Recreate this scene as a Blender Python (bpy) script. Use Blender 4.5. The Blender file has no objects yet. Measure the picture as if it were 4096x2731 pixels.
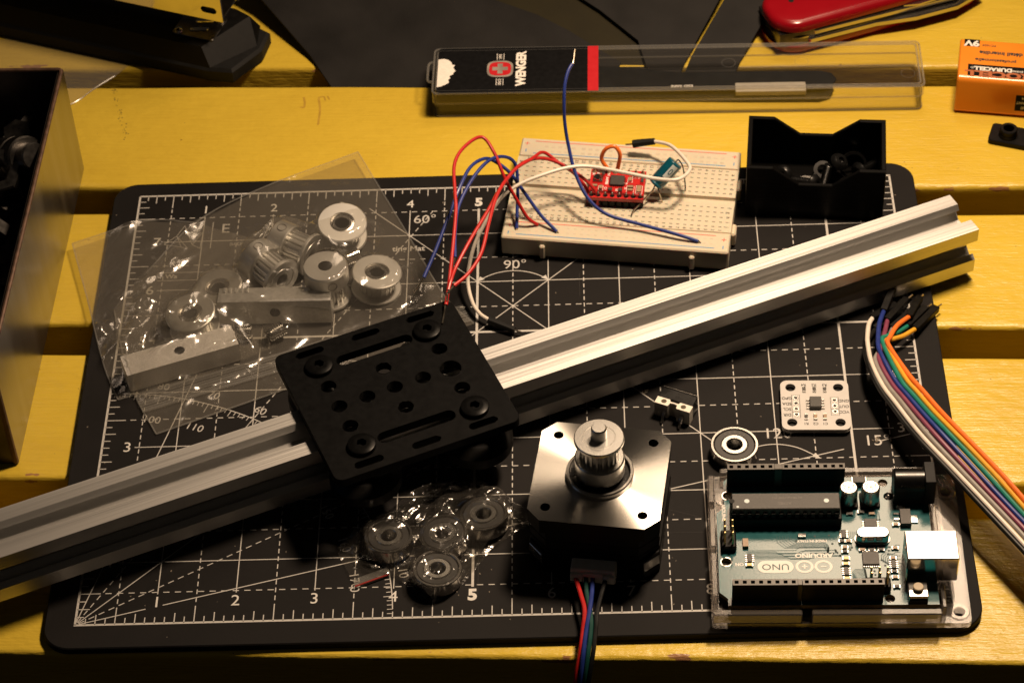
import bpy, bmesh, math, random
import numpy as np
from mathutils import Vector, Matrix, Euler
from mathutils.geometry import delaunay_2d_cdt
R = math.radians
MM = 0.001
random.seed(7)
scene = bpy.context.scene
COL = scene.collection

# ------------------------------------------------------------------ camera
cam_data = bpy.data.cameras.new('camera'); cam = bpy.data.objects.new('camera', cam_data); COL.objects.link(cam)
cam.location = (0.166685, -0.513991, 0.644221)
cam.rotation_euler = (0.7785668, 0.0401812, 0.0021283)
cam_data.sensor_width = 36.0; cam_data.lens = 90.75
cam_data.clip_start = 0.02; cam_data.clip_end = 20
cam_data.dof.use_dof = True; cam_data.dof.focus_distance = 0.80; cam_data.dof.aperture_fstop = 45
scene.camera = cam

# ------------------------------------------------------------------ room light: two warm bulbs over the bench, a dim room
world = bpy.data.worlds.new('World'); scene.world = world; world.use_nodes = True
bg = world.node_tree.nodes['Background']; bg.inputs[0].default_value = (1.0, .80, .60, 1); bg.inputs[1].default_value = 0.018

def lamp(name, loc, target, size, power, color):
    d = bpy.data.lights.new(name, 'AREA'); d.shape = 'ELLIPSE'; d.size, d.size_y = size if isinstance(size, tuple) else (size, size); d.energy = power; d.color = color
    o = bpy.data.objects.new(name, d); COL.objects.link(o); o.location = [c*MM for c in loc]
    o.rotation_euler = (Vector(target)-Vector(loc)).to_track_quat('-Z', 'Y').to_euler()
    return o
WARM = (1.0, .735, .50)
lamp('bench_lamp_rear', (314, 434, 500), (190, 120, 0), (.17, .15), 1.0, WARM)
lamp('bench_lamp_front', (325, 225, 500), (165, 90, 0), .085, 3.1, WARM).data.spread = R(112)
lamp('screen_glow', (-420, -60, 260), (60, 60, 10), .30, .035, (.45, .65, 1.0))

vs = scene.view_settings; vs.view_transform = 'Standard'; vs.look = 'None'; vs.exposure = -0.80; vs.gamma = 1.0; vs.use_curve_mapping = False
cy = scene.cycles; cy.max_bounces = 7; cy.transparent_max_bounces = 24; cy.diffuse_bounces = 3; cy.glossy_bounces = 4
cy.caustics_reflective = False; cy.caustics_refractive = False; cy.sample_clamp_indirect = 4.0; cy.use_denoising = True

# ------------------------------------------------------------------ materials
def nt(name):
    m = bpy.data.materials.new(name); m.use_nodes = True
    t = m.node_tree; p = t.nodes.get('Principled BSDF'); return m, t, p, t.nodes.new, t.links.new
def simple(name, col, rough=.5, metal=0, spec=.5, var=.15, vscale=400, bump=0, bscale=1500, coat=0, rvar=.08, stretch=(1,1,1), aniso=0, detail=4):
    m, t, p, N, Lk = nt(name)
    tc = N('ShaderNodeTexCoord'); mp = N('ShaderNodeMapping'); mp.inputs['Scale'].default_value = stretch
    Lk(tc.outputs['Object'], mp.inputs[0])
    n = N('ShaderNodeTexNoise'); n.inputs['Scale'].default_value = vscale; n.inputs['Detail'].default_value = detail
    Lk(mp.outputs[0], n.inputs['Vector'])
    r = N('ShaderNodeValToRGB'); c = Vector(col)
    r.color_ramp.elements[0].position = .3; r.color_ramp.elements[1].position = .7
    r.color_ramp.elements[0].color = (*(c*(1-var)), 1); r.color_ramp.elements[1].color = (*[min(1, x) for x in c*(1+var)], 1)
    Lk(n.outputs[0], r.inputs[0]); Lk(r.outputs[0], p.inputs['Base Color'])
    mr = N('ShaderNodeMapRange'); mr.inputs['To Min'].default_value = max(0.02, rough-rvar); mr.inputs['To Max'].default_value = min(1, rough+rvar)
    Lk(n.outputs[0], mr.inputs[0]); Lk(mr.outputs[0], p.inputs['Roughness'])
    p.inputs['Metallic'].default_value = metal; p.inputs['Specular IOR Level'].default_value = spec
    p.inputs['Coat Weight'].default_value = coat; p.inputs['Coat Roughness'].default_value = .12
    if aniso: p.inputs['Anisotropic'].default_value = aniso
    if bump:
        b = N('ShaderNodeBump'); b.inputs['Strength'].default_value = bump; b.inputs['Distance'].default_value = .0002
        n2 = N('ShaderNodeTexNoise'); n2.inputs['Scale'].default_value = bscale; n2.inputs['Detail'].default_value = 5
        Lk(mp.outputs[0], n2.inputs['Vector']); Lk(n2.outputs[0], b.inputs['Height']); Lk(b.outputs[0], p.inputs['Normal'])
    return m
M = {}
def addm(k, *a, **kw): M[k] = simple(k, *a, **kw)

def clear_mat(name, tint, haze, ior=1.45, rough=.06, gloss=1.0, bump=0, bscale=300, hazecol=(.9, .9, .88), crumple=0, cscale=250, cover=.5):
    m, t, p, N, Lk = nt(name); t.nodes.remove(p)
    out = t.nodes['Material Output']
    tr = N('ShaderNodeBsdfTransparent'); tr.inputs[0].default_value = (*tint, 1)
    gl = N('ShaderNodeBsdfGlossy'); gl.inputs['Roughness'].default_value = rough; gl.inputs[0].default_value = (gloss,)*3+(1,)
    df = N('ShaderNodeBsdfDiffuse'); df.inputs[0].default_value = (*hazecol, 1)
    tl = N('ShaderNodeBsdfTranslucent'); tl.inputs[0].default_value = (*hazecol, 1)
    ad = N('ShaderNodeMixShader'); ad.inputs[0].default_value = .4; Lk(df.outputs[0], ad.inputs[1]); Lk(tl.outputs[0], ad.inputs[2])
    f0 = ((ior-1)/(ior+1))**2
    fr = N('ShaderNodeLayerWeight'); fr.inputs[0].default_value = .5
    pw = N('ShaderNodeMath'); pw.operation = 'POWER'; pw.inputs[1].default_value = 5; Lk(fr.outputs['Facing'], pw.inputs[0])
    sk = N('ShaderNodeMath'); sk.operation = 'MULTIPLY_ADD'; sk.inputs[1].default_value = 1-f0; sk.inputs[2].default_value = f0; Lk(pw.outputs[0], sk.inputs[0])
    m1 = N('ShaderNodeMixShader'); m1.inputs[0].default_value = haze; Lk(tr.outputs[0], m1.inputs[1]); Lk(ad.outputs[0], m1.inputs[2])
    m2 = N('ShaderNodeMixShader'); Lk(sk.outputs[0], m2.inputs[0]); Lk(m1.outputs[0], m2.inputs[1]); Lk(gl.outputs[0], m2.inputs[2])
    if bump:
        tc = N('ShaderNodeTexCoord'); n = N('ShaderNodeTexNoise'); n.noise_dimensions = '2D'; n.inputs['Scale'].default_value = bscale; n.inputs['Detail'].default_value = 2
        b = N('ShaderNodeBump'); b.inputs['Strength'].default_value = bump; b.inputs['Distance'].default_value = .0006
        Lk(tc.outputs['Object'], n.inputs['Vector']); Lk(n.outputs[0], b.inputs['Height'])
        if crumple:
            # crisp facets where the film has been crumpled, smooth elsewhere
            ds = N('ShaderNodeVectorMath'); ds.operation = 'MULTIPLY_ADD'; ds.inputs[1].default_value = (.0016,)*3; Lk(n.outputs['Color'], ds.inputs[0]); Lk(tc.outputs['Object'], ds.inputs[2])
            vo = N('ShaderNodeTexVoronoi'); vo.voronoi_dimensions = '2D'; vo.feature = 'DISTANCE_TO_EDGE'; vo.inputs['Scale'].default_value = cscale; Lk(ds.outputs[0], vo.inputs['Vector'])
            v2 = N('ShaderNodeTexVoronoi'); v2.voronoi_dimensions = '2D'; v2.feature = 'DISTANCE_TO_EDGE'; v2.inputs['Scale'].default_value = cscale*2.3; Lk(ds.outputs[0], v2.inputs['Vector'])
            sm = N('ShaderNodeMath'); sm.operation = 'MULTIPLY_ADD'; sm.inputs[1].default_value = .12; Lk(v2.outputs['Distance'], sm.inputs[0]); Lk(vo.outputs['Distance'], sm.inputs[2])
            mk = N('ShaderNodeTexNoise'); mk.noise_dimensions = '2D'; mk.inputs['Scale'].default_value = 42; mk.inputs['Detail'].default_value = 2; Lk(tc.outputs['Object'], mk.inputs['Vector'])
            mr = N('ShaderNodeMapRange'); mr.interpolation_type = 'SMOOTHSTEP'; mr.inputs['From Min'].default_value = 1-cover-.08; mr.inputs['From Max'].default_value = 1-cover+.10; Lk(mk.outputs[0], mr.inputs[0])
            ml = N('ShaderNodeMath'); ml.operation = 'MULTIPLY'; Lk(sm.outputs[0], ml.inputs[0]); Lk(mr.outputs[0], ml.inputs[1])
            b2 = N('ShaderNodeBump'); b2.inputs['Strength'].default_value = 1.0; b2.inputs['Distance'].default_value = crumple; Lk(ml.outputs[0], b2.inputs['Height']); Lk(b.outputs[0], b2.inputs['Normal']); b = b2
        Lk(b.outputs[0], gl.inputs['Normal']); Lk(b.outputs[0], fr.inputs['Normal'])
    Lk(m2.outputs[0], out.inputs[0]); return m
M['film'] = clear_mat('clear_film', (.95, .945, .925), .062, ior=1.65, rough=.15, bump=.35, bscale=110, hazecol=(.85, .79, .70), crumple=.0026, cscale=85, cover=.44)
M['film_crinkle'] = clear_mat('crinkled_film', (.94, .935, .915), .030, ior=1.85, rough=.16, bump=.35, bscale=200, hazecol=(.8, .74, .66), crumple=.0024, cscale=150, cover=.62)
M['film_zip'] = clear_mat('zip_film', (.90, .89, .87), .13, rough=.15)
M['acrylic'] = clear_mat('clear_acrylic', (.86, .84, .82), .07, ior=1.72, rough=.09, hazecol=(.85, .78, .72))
M['acrylic_lip'] = clear_mat('acrylic_lip', (.62, .60, .58), .10, ior=1.6, rough=.10, hazecol=(.85, .78, .72))
M['case'] = clear_mat('case_plastic', (.982, .978, .968), .006, ior=1.45, rough=.05)
M['case_rim'] = clear_mat('case_rim_plastic', (.90, .89, .87), .12, ior=1.5, rough=.1)

def paint_mat():
    m, t, p, N, Lk = nt('yellow_paint')
    tc = N('ShaderNodeTexCoord')
    def noise(scale, stretch, detail=4, rough=.55):
        mp = N('ShaderNodeMapping'); mp.inputs['Scale'].default_value = stretch; Lk(tc.outputs['Object'], mp.inputs[0])
        n = N('ShaderNodeTexNoise'); n.inputs['Scale'].default_value = scale; n.inputs['Detail'].default_value = detail; n.inputs['Roughness'].default_value = rough
        Lk(mp.outputs[0], n.inputs['Vector']); return n
    big = noise(9, (1, 1.6, 1)); grain = noise(60, (1, 22, 22), 5); speck = noise(420, (1, 1.3, 1.3), 2)
    r = N('ShaderNodeValToRGB'); e = r.color_ramp.elements
    e[0].position = .3; e[0].color = (.58, .405, .040, 1); e[1].position = .72; e[1].color = (.68, .495, .052, 1); Lk(big.outputs[0], r.inputs[0])
    g = N('ShaderNodeMix'); g.data_type = 'RGBA'; g.blend_type = 'MULTIPLY'; g.inputs[0].default_value = .20
    gr = N('ShaderNodeValToRGB'); gr.color_ramp.elements[0].position = .35; gr.color_ramp.elements[0].color = (.70, .62, .5, 1); gr.color_ramp.elements[1].position = .6
    Lk(grain.outputs[0], gr.inputs[0]); Lk(r.outputs[0], g.inputs[6]); Lk(gr.outputs[0], g.inputs[7])
    # small dark flecks
    sr = N('ShaderNodeValToRGB'); sr.color_ramp.elements[0].position = .755; sr.color_ramp.elements[0].color = (0, 0, 0, 1); sr.color_ramp.elements[1].position = .775
    Lk(speck.outputs[0], sr.inputs[0])
    s2 = N('ShaderNodeMix'); s2.data_type = 'RGBA'; Lk(sr.outputs[0], s2.inputs[0]); Lk(g.outputs[2], s2.inputs[6]); s2.inputs[7].default_value = (.17, .085, .02, 1)
    # worn chips along the arrises: bare reddish wood
    at = N('ShaderNodeAttribute'); at.attribute_name = 'edge'
    ch = noise(55, (1, 2.2, 2.2), 4)
    mul = N('ShaderNodeMath'); mul.operation = 'MULTIPLY'; Lk(at.outputs['Fac'], mul.inputs[0]); Lk(ch.outputs[0], mul.inputs[1])
    cr = N('ShaderNodeValToRGB'); cr.color_ramp.elements[0].position = .625; cr.color_ramp.elements[0].color = (0, 0, 0, 1); cr.color_ramp.elements[1].position = .64
    Lk(mul.outputs[0], cr.inputs[0])
    s3 = N('ShaderNodeMix'); s3.data_type = 'RGBA'; Lk(cr.outputs[0], s3.inputs[0]); Lk(s2.outputs[2], s3.inputs[6]); s3.inputs[7].default_value = (.34, .17, .07, 1)
    Lk(s3.outputs[2], p.inputs['Base Color'])
    p.inputs['Roughness'].default_value = .31; p.inputs['Specular IOR Level'].default_value = .36
    b = N('ShaderNodeBump'); b.inputs['Strength'].default_value = .6; b.inputs['Distance'].default_value = .0007
    ad = N('ShaderNodeMath'); ad.operation = 'MULTIPLY_ADD'; ad.inputs[1].default_value = .35
    fine = noise(230, (1, 5, 5), 4); Lk(fine.outputs[0], ad.inputs[0])
    peel = noise(150, (1, 1.7, 1.7), 3); gw = N('ShaderNodeMath'); gw.operation = 'MULTIPLY_ADD'; gw.inputs[1].default_value = .38; Lk(grain.outputs[0], gw.inputs[0]); Lk(peel.outputs[0], gw.inputs[2])
    wv = noise(14, (1, 3, 3), 3); g2 = N('ShaderNodeMath'); g2.operation = 'MULTIPLY_ADD'; g2.inputs[1].default_value = 2.2; Lk(wv.outputs[0], g2.inputs[0]); Lk(gw.outputs[0], g2.inputs[2]); Lk(g2.outputs[0], ad.inputs[2])
    Lk(ad.outputs[0], b.inputs['Height']); Lk(b.outputs[0], p.inputs['Normal']); return m
M['paint'] = paint_mat()
def brushed_round():
    m, t, p, N, Lk = nt('turned_aluminium'); t.nodes.remove(p)
    g = N('ShaderNodeBsdfAnisotropic'); g.inputs['Roughness'].default_value = .24; g.inputs['Anisotropy'].default_value = .62; g.inputs['Rotation'].default_value = .0
    tg = N('ShaderNodeTangent'); tg.direction_type = 'RADIAL'; tg.axis = 'Z'; Lk(tg.outputs[0], g.inputs['Tangent'])
    tc = N('ShaderNodeTexCoord'); n = N('ShaderNodeTexNoise'); n.inputs['Scale'].default_value = 130; n.inputs['Detail'].default_value = 6
    Lk(tc.outputs['Object'], n.inputs['Vector']); r = N('ShaderNodeValToRGB'); r.color_ramp.elements[0].color = (.56, .54, .50, 1); r.color_ramp.elements[1].color = (.68, .66, .62, 1)
    Lk(n.outputs[0], r.inputs[0]); Lk(r.outputs[0], g.inputs[0]); Lk(g.outputs[0], t.nodes['Material Output'].inputs[0]); return m
M['face_brushed'] = brushed_round()

addm('mat_black', (.0062, .0054, .0052), .66, spec=.17, var=.25, vscale=60, bump=.5, bscale=5200)
addm('print_white', (.47, .455, .43), .6, var=.10, vscale=900)
addm('bold_white', (.60, .585, .55), .6, var=.06, vscale=900)
addm('floor', (.012, .009, .007), .9, var=.3, vscale=12)
addm('rail_alu', (.60, .59, .57), .46, metal=1, var=.10, vscale=150, bump=.42, bscale=1100, stretch=(.008, 1, 1), rvar=.06)
addm('alu', (.66, .65, .62), .27, metal=1, var=.04, vscale=40, bump=.02, bscale=1400, rvar=.03)
addm('alu_satin', (.56, .55, .52), .45, metal=1, var=.05, vscale=60, rvar=.04)
addm('alu_dull', (.60, .59, .56), .42, metal=1, var=.10, vscale=900, bump=.5, bscale=5200)
addm('alu_blast', (.62, .60, .57), .46, metal=1, var=.2, vscale=2600, bump=.7, bscale=4200)
addm('steel', (.55, .53, .50), .22, metal=1, var=.06, vscale=60, rvar=.03)
addm('chrome', (.80, .78, .74), .10, metal=1, var=.04, vscale=200, rvar=.03)
addm('usb_steel', (.86, .84, .80), .11, metal=1, var=.03, vscale=200, rvar=.03)
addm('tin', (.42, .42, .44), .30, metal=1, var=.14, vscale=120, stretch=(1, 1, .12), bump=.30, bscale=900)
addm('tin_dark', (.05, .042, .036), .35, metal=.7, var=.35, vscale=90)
addm('rust', (.10, .055, .035), .55, metal=.4, var=.4, vscale=300)
addm('dark_steel', (.17, .16, .15), .30, metal=1, var=.3, vscale=300)
addm('black_anod', (.0035, .0035, .0035), .46, spec=.06, var=.3, vscale=500, bump=.25, bscale=6000)
addm('black_gloss', (.004, .004, .004), .28, spec=.35, var=.3, vscale=300)
addm('black_plastic', (.004, .0038, .0036), .45, spec=.16, var=.3, vscale=400, bump=.1, bscale=3000)
addm('print_black', (.0025, .0024, .0023), .34, spec=.16, var=.25, vscale=90, bump=.5, bscale=420, stretch=(.05, .05, 5))
addm('chip', (.034, .031, .028), .46, spec=.5, var=.3, vscale=3000, bump=.4, bscale=5000)
addm('header_top', (.075, .066, .056), .38, spec=.5, var=.2, vscale=3000)  # brown-grey puts glare into the black plastic tops; also used for lettering
addm('screw_black', (.003, .003, .003), .30, spec=.10, var=.2)
addm('rubber', (.006, .006, .006), .65, spec=.25, var=.2)
addm('seal', (.018, .017, .016), .5, var=.2, vscale=1500)
addm('breadboard', (.56, .50, .385), .42, spec=.45, var=.03, vscale=60)
M['breadboard'].node_tree.nodes['Principled BSDF'].inputs['Subsurface Weight'].default_value = .25
M['breadboard'].node_tree.nodes['Principled BSDF'].inputs['Subsurface Scale'].default_value = .002
addm('bb_hole', (.13, .11, .08), .8, var=.2)
addm('bb_ghost', (.50, .43, .33), .6, var=.1)
addm('ink_black', (.03, .028, .026), .7, var=.1)
addm('ink_red', (.62, .10, .07), .6, var=.1)
addm('ink_blue', (.05, .22, .45), .6, var=.1)
addm('wire_red', (.46, .014, .013), .38, var=.08)
addm('wire_blue', (.014, .032, .20), .38, var=.08)
addm('wire_white', (.70, .63, .55), .42, var=.05)
addm('wire_orange', (.80, .17, .025), .38, var=.06)
addm('wire_yellow', (.72, .36, .03), .38, var=.06)
addm('wire_green', (.015, .20, .14), .38, var=.08)
addm('wire_dgreen', (.006, .055, .045), .38, var=.08)
addm('wire_purple', (.20, .045, .085), .38, var=.08)
addm('wire_grey', (.26, .24, .22), .42, var=.08)
addm('wire_black', (.008, .008, .008), .36, var=.2)
addm('pin_tin', (.62, .55, .45), .25, metal=1, var=.1)
addm('gold', (.80, .58, .28), .22, metal=1, var=.08)
addm('solder', (.75, .73, .70), .15, metal=1, var=.1, vscale=900)
addm('pcb_teal', (.006, .082, .092), .16, spec=1.0, rvar=.03, var=.10, vscale=300, bump=.10, bscale=1600)
addm('pcb_trace', (.004, .060, .070), .50, spec=.3, var=.08, vscale=300)
addm('pcb_edge', (.20, .16, .08), .6)
addm('pcb_red', (.46, .014, .013), .32, spec=.5, var=.08, vscale=300, coat=.2)
addm('pcb_white', (.50, .485, .47), .34, spec=.5, var=.04, vscale=300)
addm('silk', (.78, .76, .72), .55, var=.03)
addm('cap_blue', (.004, .085, .125), .22, spec=.5, var=.08, coat=.3)
addm('cap_stripe', (.55, .62, .62), .35, var=.05)
addm('ceramic', (.30, .20, .12), .4, var=.15, vscale=900)
addm('led', (.85, .62, .25), .25, var=.05)
addm('plug_white', (.70, .66, .58), .45, var=.05)
addm('button_tan', (.42, .34, .22), .5, var=.1)
addm('knife_red', (.25, .003, .008), .22, spec=.4, var=.06, vscale=60, coat=.3)
addm('sheet_grey', (.014, .0132, .0128), .62, spec=.16, var=.35, vscale=45, bump=.25, bscale=1200, metal=.2)
addm('olive_shade', (.017, .0135, .004), .6, spec=.15, var=.2, vscale=60)  # shaded tone of the yellow table, for the added sheet
addm('dust', (.22, .19, .15), .9)
addm('cut_mark', (.030, .027, .025), .8)
addm('scuff', (.44, .27, .03), .5)
addm('card_black', (.0045, .0045, .005), .5, spec=.12, var=.2, vscale=500)
addm('card_paper', (.80, .76, .70), .8, var=.06, vscale=700, bump=.4)
addm('card_red', (.48, .008, .014), .45, var=.05)
addm('emblem_silver', (.55, .50, .44), .35, metal=.6, var=.3, vscale=180)
addm('tweezer', (.006, .0065, .007), .5, spec=.15, var=.3, vscale=200)
addm('battery_orange', (.80, .25, .02), .30, spec=.5, var=.05, vscale=60, coat=.2)
addm('battery_copper', (.42, .13, .05), .4, var=.1)
addm('tape_white', (.34, .32, .27), .5, var=.08, vscale=400)
addm('red_zip', (.30, .03, .025), .4, var=.1)

# ------------------------------------------------------------------ mesh builder (all lengths in millimetres)
_txt = {}
def text_mesh(s, bold=0.0):
    k = (s, bold)
    if k not in _txt:
        c = bpy.data.curves.new('t', 'FONT'); c.body = s; c.size = 1; c.align_x = 'CENTER'; c.align_y = 'CENTER'; c.resolution_u = 3; c.offset = bold
        o = bpy.data.objects.new('t', c); COL.objects.link(o); bpy.context.view_layer.update()
        me = bpy.data.meshes.new_from_object(o.evaluated_get(bpy.context.evaluated_depsgraph_get()))
        _txt[k] = ([tuple(v.co) for v in me.vertices], [tuple(p.vertices) for p in me.polygons])
        bpy.data.objects.remove(o); bpy.data.curves.remove(c); bpy.data.meshes.remove(me)
    return _txt[k]
for _s, _b in [(str(i), 0) for i in range(31)]: text_mesh(_s, _b)

def pip(x, y, poly):
    c = False; j = len(poly)-1
    for i in range(len(poly)):
        xi, yi = poly[i]; xj, yj = poly[j]
        if (yi > y) != (yj > y) and x < (xj-xi)*(y-yi)/(yj-yi)+xi: c = not c
        j = i
    return c
def circ(cx, cy, r, n=20, a0=0, a1=2*math.pi):
    full = abs(a1-a0-2*math.pi) < 1e-6
    m = n if full else n+1
    return [(cx+r*math.cos(a0+(a1-a0)*i/n), cy+r*math.sin(a0+(a1-a0)*i/n)) for i in range(m)]
def rrect(x0, x1, y0, y1, r, n=5):
    p = []
    for cx, cy, a in ((x1-r, y1-r, 0), (x0+r, y1-r, 90), (x0+r, y0+r, 180), (x1-r, y0+r, 270)):
        p += [(cx+r*math.cos(R(a+90*i/n)), cy+r*math.sin(R(a+90*i/n))) for i in range(n+1)]
    return p
def slot(a, b, r, n=7):
    ax, ay = a; bx, by = b; t = math.atan2(by-ay, bx-ax)
    return [(bx+r*math.cos(t-math.pi/2+math.pi*i/n), by+r*math.sin(t-math.pi/2+math.pi*i/n)) for i in range(n+1)] + \
           [(ax+r*math.cos(t+math.pi/2+math.pi*i/n), ay+r*math.sin(t+math.pi/2+math.pi*i/n)) for i in range(n+1)]
def crom(pts, k=6):
    P = [Vector(p) for p in pts]
    if len(P) < 3: return P
    P = [2*P[0]-P[1]]+P+[2*P[-1]-P[-2]]; out = []
    for i in range(1, len(P)-2):
        p0, p1, p2, p3 = P[i-1:i+3]
        for j in range(k):
            t = j/k
            out.append(.5*((2*p1)+(p2-p0)*t+(2*p0-5*p1+4*p2-p3)*t*t+(3*p1-p0-3*p2+p3)*t**3))
    out.append(P[-2]); return out

class B:
    def __init__(s): s.v = []; s.f = []; s.m = []; s.M = Matrix.Identity(4); s.cur = 0; s.edge = None
    def at(s, x=0, y=0, z=0, rx=0, ry=0, rz=0):
        s.M = Matrix.Translation((x, y, z)) @ Euler((R(rx), R(ry), R(rz))).to_matrix().to_4x4(); return s
    def mat(s, i): s.cur = i; return s
    def add(s, vs, fs):
        o = len(s.v); s.v += [tuple(s.M @ Vector(v)) for v in vs]
        for f in fs: s.f.append(tuple(o+i for i in f)); s.m.append(s.cur)
        return s
    def box(s, x0, x1, y0, y1, z0, z1, b=0.0):
        if b <= 0:
            vs = [(x, y, z) for z in (z0, z1) for y in (y0, y1) for x in (x0, x1)]
            return s.add(vs, [(0, 2, 3, 1), (4, 5, 7, 6), (0, 1, 5, 4), (2, 6, 7, 3), (0, 4, 6, 2), (1, 3, 7, 5)])
        b = min(b, (x1-x0)*.49, (y1-y0)*.49, (z1-z0)*.49)
        bm = bmesh.new(); bmesh.ops.create_cube(bm, size=1)
        for v in bm.verts: v.co = ((x0+x1)/2+v.co.x*(x1-x0), (y0+y1)/2+v.co.y*(y1-y0), (z0+z1)/2+v.co.z*(z1-z0))
        bmesh.ops.bevel(bm, geom=bm.edges[:], offset=b, segments=(1 if b < 1 else 4), affect='EDGES', profile=.5)
        bm.verts.index_update(); s.add([v.co[:] for v in bm.verts], [tuple(v.index for v in f.verts) for f in bm.faces]); bm.free(); return s
    def lathe(s, prof, n=32, cap0=False, cap1=False, a0=0.0, a1=2*math.pi):
        full = abs(a1-a0-2*math.pi) < 1e-6; cnt = n if full else n+1
        vs = [(r*math.cos(a0+(a1-a0)*i/n), r*math.sin(a0+(a1-a0)*i/n), z) for (r, z) in prof for i in range(cnt)]; fs = []
        for k in range(len(prof)-1):
            for i in range(n):
                j = (i+1) % cnt if full else i+1
                fs.append((k*cnt+i, k*cnt+j, (k+1)*cnt+j, (k+1)*cnt+i))
        if cap0: fs.append(tuple(range(cnt-1, -1, -1)))
        if cap1: fs.append(tuple((len(prof)-1)*cnt+i for i in range(cnt)))
        return s.add(vs, fs)
    def cyl(s, r, z0, z1, n=24, b=0.0, r2=None):
        r2 = r if r2 is None else r2
        if b: return s.lathe([(r-b, z0), (r, z0+b), (r2, z1-b), (r2-b, z1)], n, True, True)
        return s.lathe([(r, z0), (r2, z1)], n, True, True)
    def tube(s, pts, r, n=8, smooth=6, taper=None):
        P = crom(pts, smooth) if smooth else [Vector(p) for p in pts]
        T = [(P[min(i+1, len(P)-1)]-P[max(i-1, 0)]).normalized() for i in range(len(P))]
        u = T[0].orthogonal().normalized(); vs = []; fs = []
        for i, p in enumerate(P):
            u = (u-T[i]*u.dot(T[i])).normalized(); w = T[i].cross(u)
            rr = r if taper is None else r*(taper[0]+(taper[1]-taper[0])*i/(len(P)-1))
            vs += [tuple(p+(u*math.cos(2*math.pi*k/n)+w*math.sin(2*math.pi*k/n))*rr) for k in range(n)]
        for i in range(len(P)-1):
            for k in range(n): fs.append((i*n+k, i*n+(k+1) % n, (i+1)*n+(k+1) % n, (i+1)*n+k))
        fs.append(tuple(range(n-1, -1, -1))); fs.append(tuple((len(P)-1)*n+k for k in range(n)))
        return s.add(vs, fs)
    def tri(s, poly, holes=(), extra=()):
        loops = [poly]+list(holes); pts = []; ed = []
        for lp in loops:
            o = len(pts); pts += [Vector(p) for p in lp]; ed += [(o+i, o+(i+1) % len(lp)) for i in range(len(lp))]
        pts += [Vector(p) for p in extra]
        r = delaunay_2d_cdt(pts, ed, [], 0, 1e-5)
        V = [(p.x, p.y) for p in r[0]]; F = []
        for f in r[2]:
            cx = sum(V[i][0] for i in f)/3; cy_ = sum(V[i][1] for i in f)/3
            if pip(cx, cy_, poly) and not any(pip(cx, cy_, h) for h in holes): F.append(tuple(f))
        return V, F
    def prism(s, poly, z0, z1, holes=(), b=0.0, side=None):
        V, F = s.tri(poly, holes); n = len(V)
        if b and not holes:
            cx = sum(p[0] for p in poly)/len(poly); cy_ = sum(p[1] for p in poly)/len(poly)
            ins = []
            for i, p in enumerate(poly):
                a = Vector(poly[i-1]); c = Vector(poly[(i+1) % len(poly)]); q = Vector(p)
                n1 = (q-a).normalized(); n2 = (c-q).normalized(); nn = Vector((-(n1.y+n2.y), n1.x+n2.x))
                if nn.length < 1e-6: nn = Vector((-n1.y, n1.x))
                nn.normalize(); area = sum(poly[k-1][0]*poly[k][1]-poly[k][0]*poly[k-1][1] for k in range(len(poly)))
                if area < 0: nn = -nn
                ins.append(tuple(q+nn*b))
            m = len(poly); vs = [(*p, z0) for p in ins]+[(*p, z0+b) for p in poly]+[(*p, z1-b) for p in poly]+[(*p, z1) for p in ins]; fs = []
            for k in range(3):
                for i in range(m): j = (i+1) % m; fs.append((k*m+i, k*m+j, (k+1)*m+j, (k+1)*m+i))
            V2, F2 = s.tri(ins); o = len(vs); vs += [(*p, z1) for p in V2]; fs += [tuple(o+i for i in f) for f in F2]
            o = len(vs); vs += [(*p, z0) for p in V2]; fs += [tuple(o+i for i in f[::-1]) for f in F2]
            return s.add(vs, fs)
        s.add([(*p, z1) for p in V], F); s.add([(*p, z0) for p in V], [f[::-1] for f in F])
        c0 = s.cur
        if side is not None: s.cur = side
        for lp in [poly]+list(holes):
            m = len(lp); s.add([(*p, z0) for p in lp]+[(*p, z1) for p in lp], [(i, (i+1) % m, m+(i+1) % m, m+i) for i in range(m)])
        s.cur = c0; return s
    def loft(s, rings):
        m = len(rings[0][0]); vs = [(*p, z) for P, z in rings for p in P]; fs = []
        for k in range(len(rings)-1):
            for i in range(m): j = (i+1) % m; fs.append((k*m+i, k*m+j, (k+1)*m+j, (k+1)*m+i))
        fs.append(tuple(range(m-1, -1, -1))); fs.append(tuple((len(rings)-1)*m+i for i in range(m))); return s.add(vs, fs)
    def sheet(s, poly, z, holes=()):
        V, F = s.tri(poly, holes); return s.add([(*p, z) for p in V], F)
    def line(s, a, b, w, z):
        a = Vector(a); b = Vector(b); d = (b-a); 
        if d.length < 1e-6: return s
        d.normalize(); n = Vector((-d.y, d.x))*w/2
        return s.add([(*(a+n), z), (*(a-n), z), (*(b-n), z), (*(b+n), z)], [(0, 1, 2, 3)])
    def poly(s, pts, w, z, closed=False):
        P = [Vector(p) for p in pts]; n = len(P); vs = []; fs = []
        for i in range(n):
            a = P[i-1] if (i or closed) else P[i]; c = P[(i+1) % n] if (i < n-1 or closed) else P[i]
            d = (c-a).normalized(); q = Vector((-d.y, d.x))*w/2; vs += [(*(P[i]+q), z), (*(P[i]-q), z)]
        for i in range(n if closed else n-1): j = (i+1) % n; fs.append((2*i, 2*i+1, 2*j+1, 2*j))
        return s.add(vs, fs)
    def dash(s, a, b, w, z, on, off):
        a = Vector(a); b = Vector(b); L = (b-a).length; d = (b-a).normalized(); t = 0
        while t < L: s.line(a+d*t, a+d*min(L, t+on), w, z); t += on+off
        return s
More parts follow.
